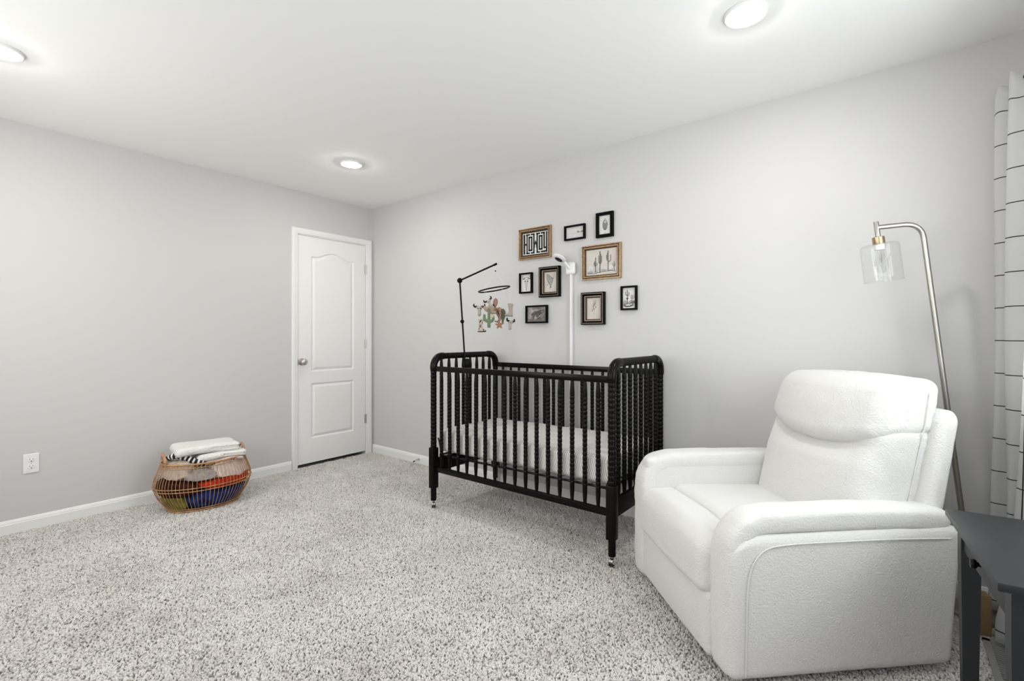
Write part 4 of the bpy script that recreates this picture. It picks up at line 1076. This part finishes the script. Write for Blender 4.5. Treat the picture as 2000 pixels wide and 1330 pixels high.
# ================================================================== SIDE TABLE
ta = math.atan2(.047, .539)
tb = thing('side_table', 'espresso black side table with one drawer, right foreground', 'table', (1.487, -.194, 0), ta)
Lt, Dt, Ht = .541, .285, .620
MB().box((0, -Dt, Ht - .020), (Lt, 0, Ht), .0025).obj('table_top', M['espresso'], tb)
MB().box((.03, -Dt + .025, Ht - .108), (Lt - .03, -.038, Ht - .020)).obj('apron', M['espresso'], tb, False)
dr = MB().box((.068, -.038, Ht - .104), (Lt - .066, -.032, Ht - .024), .0015).obj('drawer_front', M['espresso'], tb)
MB().lathe([(.0001, 0), (.006, 0), (.0055, .010), (.011, .014), (.0135, .020), (.011, .025), (.0001, .0265)], 18, Matrix.Translation((Lt / 2, -.032, Ht - .064)) @ Matrix.Rotation(-PI / 2, 4, 'X')).obj('drawer_knob', M['black'], dr)
lg_me = None
def tleg(x, y):
    mb = MB(); q = .0225
    vs = [(-q*.72, -q*.72, -.001), (q*.72, -q*.72, -.001), (q*.72, q*.72, -.001), (-q*.72, q*.72, -.001), (-q, -q, Ht - .14), (q, -q, Ht - .14), (q, q, Ht - .14), (-q, q, Ht - .14), (-q, -q, Ht - .02), (q, -q, Ht - .02), (q, q, Ht - .02), (-q, q, Ht - .02)]
    fs = [(0, 3, 2, 1), (8, 9, 10, 11)]
    for b_ in (0, 4):
        for i in range(4): fs.append((b_ + i, b_ + (i + 1) % 4, b_ + 4 + (i + 1) % 4, b_ + 4 + i))
    return mb.add(vs, fs).obj('leg', M['espresso'], tb, False, (x, y, 0))
l0 = tleg(.043, -.049)
for x, y in ((Lt - .040, -.049), (.043, -Dt + .036), (Lt - .040, -Dt + .036)): dup(l0, tb, (x, y, 0))

# floor register by the window wall
rg = thing('floor_register', 'grey slotted floor vent under the window behind the side table', 'floor vent', (2.33, -.365, .0))
fr = MB().box((-.22, -.075, -.001), (-.2, .075, .008)).box((.2, -.075, -.001), (.22, .075, .008)).box((-.22, .055, -.001), (.22, .075, .008)).box((-.22, -.075, -.001), (.22, -.060, .008))
fr.obj('frame', M['grille'], rg, False)
MB().box((-.2, -.06, -.004), (.2, .055, -.001)).obj('duct', M['slot'], rg, False)
sl = None
for k in range(26):
    x = -.192 + .0154 * k
    if sl is None: sl = MB().box((-.0035, -.06, .0), (.0035, .055, .006)).obj('slat', M['grille'], rg, False, (x, 0, 0))
    else: dup(sl, rg, (x, 0, 0))

# narrow cardboard carton standing on end beside the lamp base
bb = MB().box((-.024, -.016, 0), (.024, .016, .155), .0015).obj('cardboard_box', M['cardboard'], loc=(2.605, -.300, .0)); bb.rotation_euler = (0, 0, .3)
tag(bb, 'narrow tan cardboard carton upright on the carpet between lamp base and curtain', 'box')

# ================================================================== BASKET AND ITS CONTENTS
BC = Vector((1.262, 3.715, 0)); BR = math.radians(-9)
bk = thing('wicker_basket', 'oval open weave rattan basket with two handles on the carpet by the left wall', 'basket', BC, BR)
kz = [(0.0, .205, .140), (.03, .222, .155), (.09, .262, .185), (.165, .288, .205), (.22, .280, .198), (.27, .262, .182), (.315, .245, .168)]
def bprof(z):
    for i in range(len(kz) - 1):
        if z <= kz[i + 1][0] or i == len(kz) - 2:
            z0, a0, b0 = kz[i]; z1, a1, b1 = kz[i + 1]; t = max(0, min(1, (z - z0) / (z1 - z0)))
            return a0 + (a1 - a0) * t, b0 + (b1 - b0) * t
def bpt(z, a, k=1.0):
    A_, B_ = bprof(z)
    # the rim dips a little between the handles
    return Vector((A_ * k * math.cos(a), B_ * k * math.sin(a), z))
NR = 72
for k in range(NR):
    a = 2 * PI * k / NR
    pts = spline([bpt(z, a) for z in (0.004, .04, .09, .165, .22, .27, .318)], 2)
    MB().tube(pts, .0017, 5, caps=False).obj('rib', M['rattan'], bk)
def hoop(name, z, r, off=0.0, m_='rattan', wob=0):
    pts = []
    for k in range(72):
        a = 2 * PI * k / 72; p = bpt(z, a); l = Vector((p.x, p.y, 0)).normalized(); pts.append(p + l * off + Vector((0, 0, wob * (math.cos(a) ** 2))))
    return MB().tube(pts, r, 6, closed=True).obj(name, M[m_], bk)
hoop('rim', .318, .0052, 0, wob=.004); hoop('hoop', .296, .0020, .003); hoop('hoop', .150, .0026, .003); hoop('hoop', .170, .0026, .003); hoop('base_hoop', .006, .0052); hoop('hoop', .022, .0022, .003)
mb = MB()
for k in range(56):     # criss-cross lashing under the rim
    a = 2 * PI * k / 56; mb.tube([bpt(.298, a) * 1.0 + Vector((0, 0, 0)), bpt(.318, a + .10)], .0016, 4); 
mb.obj('rim_lashing', M['rattan'], bk)
mb = MB().lathe([(.0001, .002), (.98, .002), (1.0, .006), (.0001, .007)], 40); mb.v = [(x * .2, y * .137, z) for x, y, z in mb.v]; mb.obj('base', M['rattan'], bk)
for s_ in (-1, 1):
    pts = [bpt(.318, (0 if s_ > 0 else PI) + d) for d in (-.42, )] 
    a0 = 0 if s_ > 0 else PI
    P0, P1 = bpt(.316, a0 - .40), bpt(.316, a0 + .40)
    pts = spline([P0, P0 + Vector((s_ * .002, 0, .036)), (P0 + P1) / 2 + Vector((s_ * .006, -.02, .064)), (P0 + P1) / 2 + Vector((s_ * .006, .02, .064)), P1 + Vector((s_ * .002, 0, .036)), P1], 6)
    MB().tube(pts, lambda i: .0090 + .0008 * math.sin(i * 2.2), 10).obj('handle', M['rattan_light'], bk)

def stuffing(name, c, half, label, m_, seed, e=.7, amp=.012, cat='cloth', lim=.945, uv=False, zmax=None):
    n1_, n2_ = 40, 24; vs = []; fs = []; uvs = []
    sg = lambda v_, p: math.copysign(abs(v_) ** p, v_)
    for i in range(n2_ + 1):
        ph = -PI / 2 + PI * i / n2_
        for j in range(n1_):
            th = 2 * PI * j / n1_
            x = c[0] + half[0] * sg(math.cos(ph), e) * sg(math.cos(th), e); y = c[1] + half[1] * sg(math.cos(ph), e) * sg(math.sin(th), e); z = c[2] + half[2] * sg(math.sin(ph), e)
            d = Vector((math.cos(ph) * math.cos(th), math.cos(ph) * math.sin(th), math.sin(ph)))
            q = Vector((x, y, z)) + d * (amp * (nz((x, y, z * 2), 13, seed) + .5 * nz((x, y, z), 34, seed)))
            q.z = max(q.z, .010)
            A_, B_ = bprof(min(q.z, .318)); rr = math.sqrt((q.x / A_) ** 2 + (q.y / B_) ** 2)
            if rr > lim: q.x *= lim / rr; q.y *= lim / rr
            vs.append(q); uvs.append((j / n1_, i / n2_))
    for i in range(n2_):
        for j in range(n1_): fs.append((i*n1_ + j, i*n1_ + (j+1) % n1_, (i+1)*n1_ + (j+1) % n1_, (i+1)*n1_ + j))
    me = bpy.data.meshes.new(name); me.from_pydata([tuple(v) for v in vs], [], fs)
    ul = me.uv_layers.new(name='UVMap')
    for lp in me.loops: ul.data[lp.index].uv = uvs[lp.vertex_index]
    o = link(name, me, M[m_], None, True, BC); o.rotation_euler = (0, 0, BR)
    return tag(o, label, cat)
stuffing('blue_cloth', (.06, -.01, .072), (.20, .165, .064), 'crumpled navy blue cloth filling the bottom of the basket', 'cl_blue', 2, cat='blanket')
stuffing('olive_cloth', (-.185, -.05, .060), (.075, .10, .052), 'olive green cloth in the lower left of the basket', 'cl_olive', 5)
stuffing('red_cloth', (.12, -.03, .172), (.20, .19, .034), 'bright red cloth above the blue one in the basket', 'cl_red', 8, amp=.008)
stuffing('maroon_cloth', (-.165, -.03, .160), (.125, .17, .050), 'dark maroon cloth at the left side inside the basket', 'cl_plaid', 11)
stuffing('grey_plush', (-.030, -.045, .236), (.12, .155, .036), 'fluffy grey plush blanket in the middle of the basket', 'cl_grey', 14, cat='blanket')
stuffing('blush_cloth', (.140, -.025, .252), (.135, .175, .062), 'crumpled blush and white knit cloth at the right of the basket', 'cl_pink', 17, amp=.018)
stuffing('beige_cloth', (-.160, -.050, .272), (.082, .105, .058), 'beige crumpled cloth poking out at the left rim of the basket', 'cl_beige', 20, amp=.014)
# striped cloth: rolled edge along the left top
pts = spline([(-.218, -.02, .300), (-.212, -.020, .345), (-.180, -.045, .368), (-.125, -.075, .356), (-.075, -.100, .330), (-.02, -.110, .312)], 8)
mb = MB().tube(pts, lambda i: .018 + .003 * math.sin(i * .9), 12)
me = bpy.data.meshes.new('striped_cloth'); me.from_pydata(mb.v, [], mb.f); ul = me.uv_layers.new(name='UVMap')
for lp in me.loops: ul.data[lp.index].uv = ((lp.vertex_index // 12) / len(pts) * 1.4, (lp.vertex_index % 12) / 12)
o = link('striped_cloth', me, M['zebra'], None, True, BC); o.rotation_euler = (0, 0, BR); tag(o, 'rolled black and white striped cloth at the left top of the basket', 'cloth')
# folded white blankets on top
def folded(name, c, half, label, seed, tilt=0.0, m_='cl_white'):
    def fn(p):
        x, y, z = p
        # rounded fold at the left, open layered edge at the right
        g = 1 + .10 * nz((x, y, 0), 7, seed)
        zz = z * g + .008 * nz((x, y, z), 9, seed) - .010 * (x / half[0]) ** 2
        k = .0
        if abs(z) < half[2] * .35 : k = .006 * (1 if x > 0 else 0)
        return (x - k, y + .006 * nz((x, 0, z), 10, seed + 3) - (k if y > 0 else -k), zz + tilt * x)
    mb = soft(half, (min(.035, half[2] * .95), .03, half[2] * .95), 16, fn)
    o = mb.obj(name, M[m_], None, True, BC + Vector(c)); o.rotation_euler = (0, 0, BR + .03)
    return tag(o, label, 'blanket', )
folded('folded_blanket', (.088, -.010, .345), (.150, .125, .024), 'lower folded white fleece blanket in the basket, set to the right', 2)
folded('folded_blanket', (.012, .010, .396), (.192, .125, .030), 'upper folded white fleece blanket topping the basket', 7, -.02)
folded('folded_cloth', (.100, -.025, .312), (.115, .120, .010), 'thin folded pale pink cloth beneath the white blankets in the basket', 12, 0, 'cl_pink')

# ================================================================== OUTLET AND DOOR STOP
ot = thing('wall_outlet', 'white double wall outlet low on the left wall', 'outlet', (.452, YB, .394))
soft((.0352, .0030, .0585), (.004, .0028, .004), 6).obj('cover_plate', M['plastic'], ot, loc=(0, -.003, 0))
for z in (.0205, -.0205):
    sk = MB(); pr = []
    for k in range(24):
        a = 2 * PI * k / 24; pr.append((.0172 * math.cos(a), max(-.0125, min(.0125, .0172 * math.sin(a)))))
    sk = xf(curve_solid([pr], .0012, .0004, 1), Matrix.Translation((0, -.0066, z)) @ Matrix.Rotation(PI / 2, 4, 'X'))
    so_ = sk.obj('socket', M['plastic'], ot)
    s2 = MB().box((-.0082, -.0084, z + .0015), (-.0060, -.0076, z + .0095)).box((.0060, -.0084, z + .0025), (.0080, -.0076, z + .0095)).lathe([(.0027, 0), (.0027, .0008)], 10, Matrix.Translation((0, -.0076, z - .0062)) @ Matrix.Rotation(PI / 2, 4, 'X'))
    s2.obj('slot', M['slot'], so_, False)
MB().lathe([(.003, 0), (.003, .0012), (.0001, .0016)], 12, Matrix.Translation((0, -.006, 0)) @ Matrix.Rotation(PI / 2, 4, 'X')).obj('screw', M['nickel'], ot)
ds = thing('door_stop', 'small spring door stop on the right wall baseboard near the crib', 'door stop', (XR - .013, 3.345, .042))
pts = [(-.006 - .00075 * k * .8, .0045 * math.cos(k * .9), .0045 * math.sin(k * .9) - .00012 * k) for k in range(84)]
MB().tube(pts, .0011, 5).obj('spring', M['nickel'], ds)
MB().lathe([(.010, -.001), (.010, .004), (.006, .007)], 14, Matrix.Rotation(-PI / 2, 4, 'Y')).obj('mount', M['nickel'], ds)
MB().tube([(-.055, 0, -.010), (-.067, 0, -.011)], .006, 10).obj('tip', M['rubber'], ds)
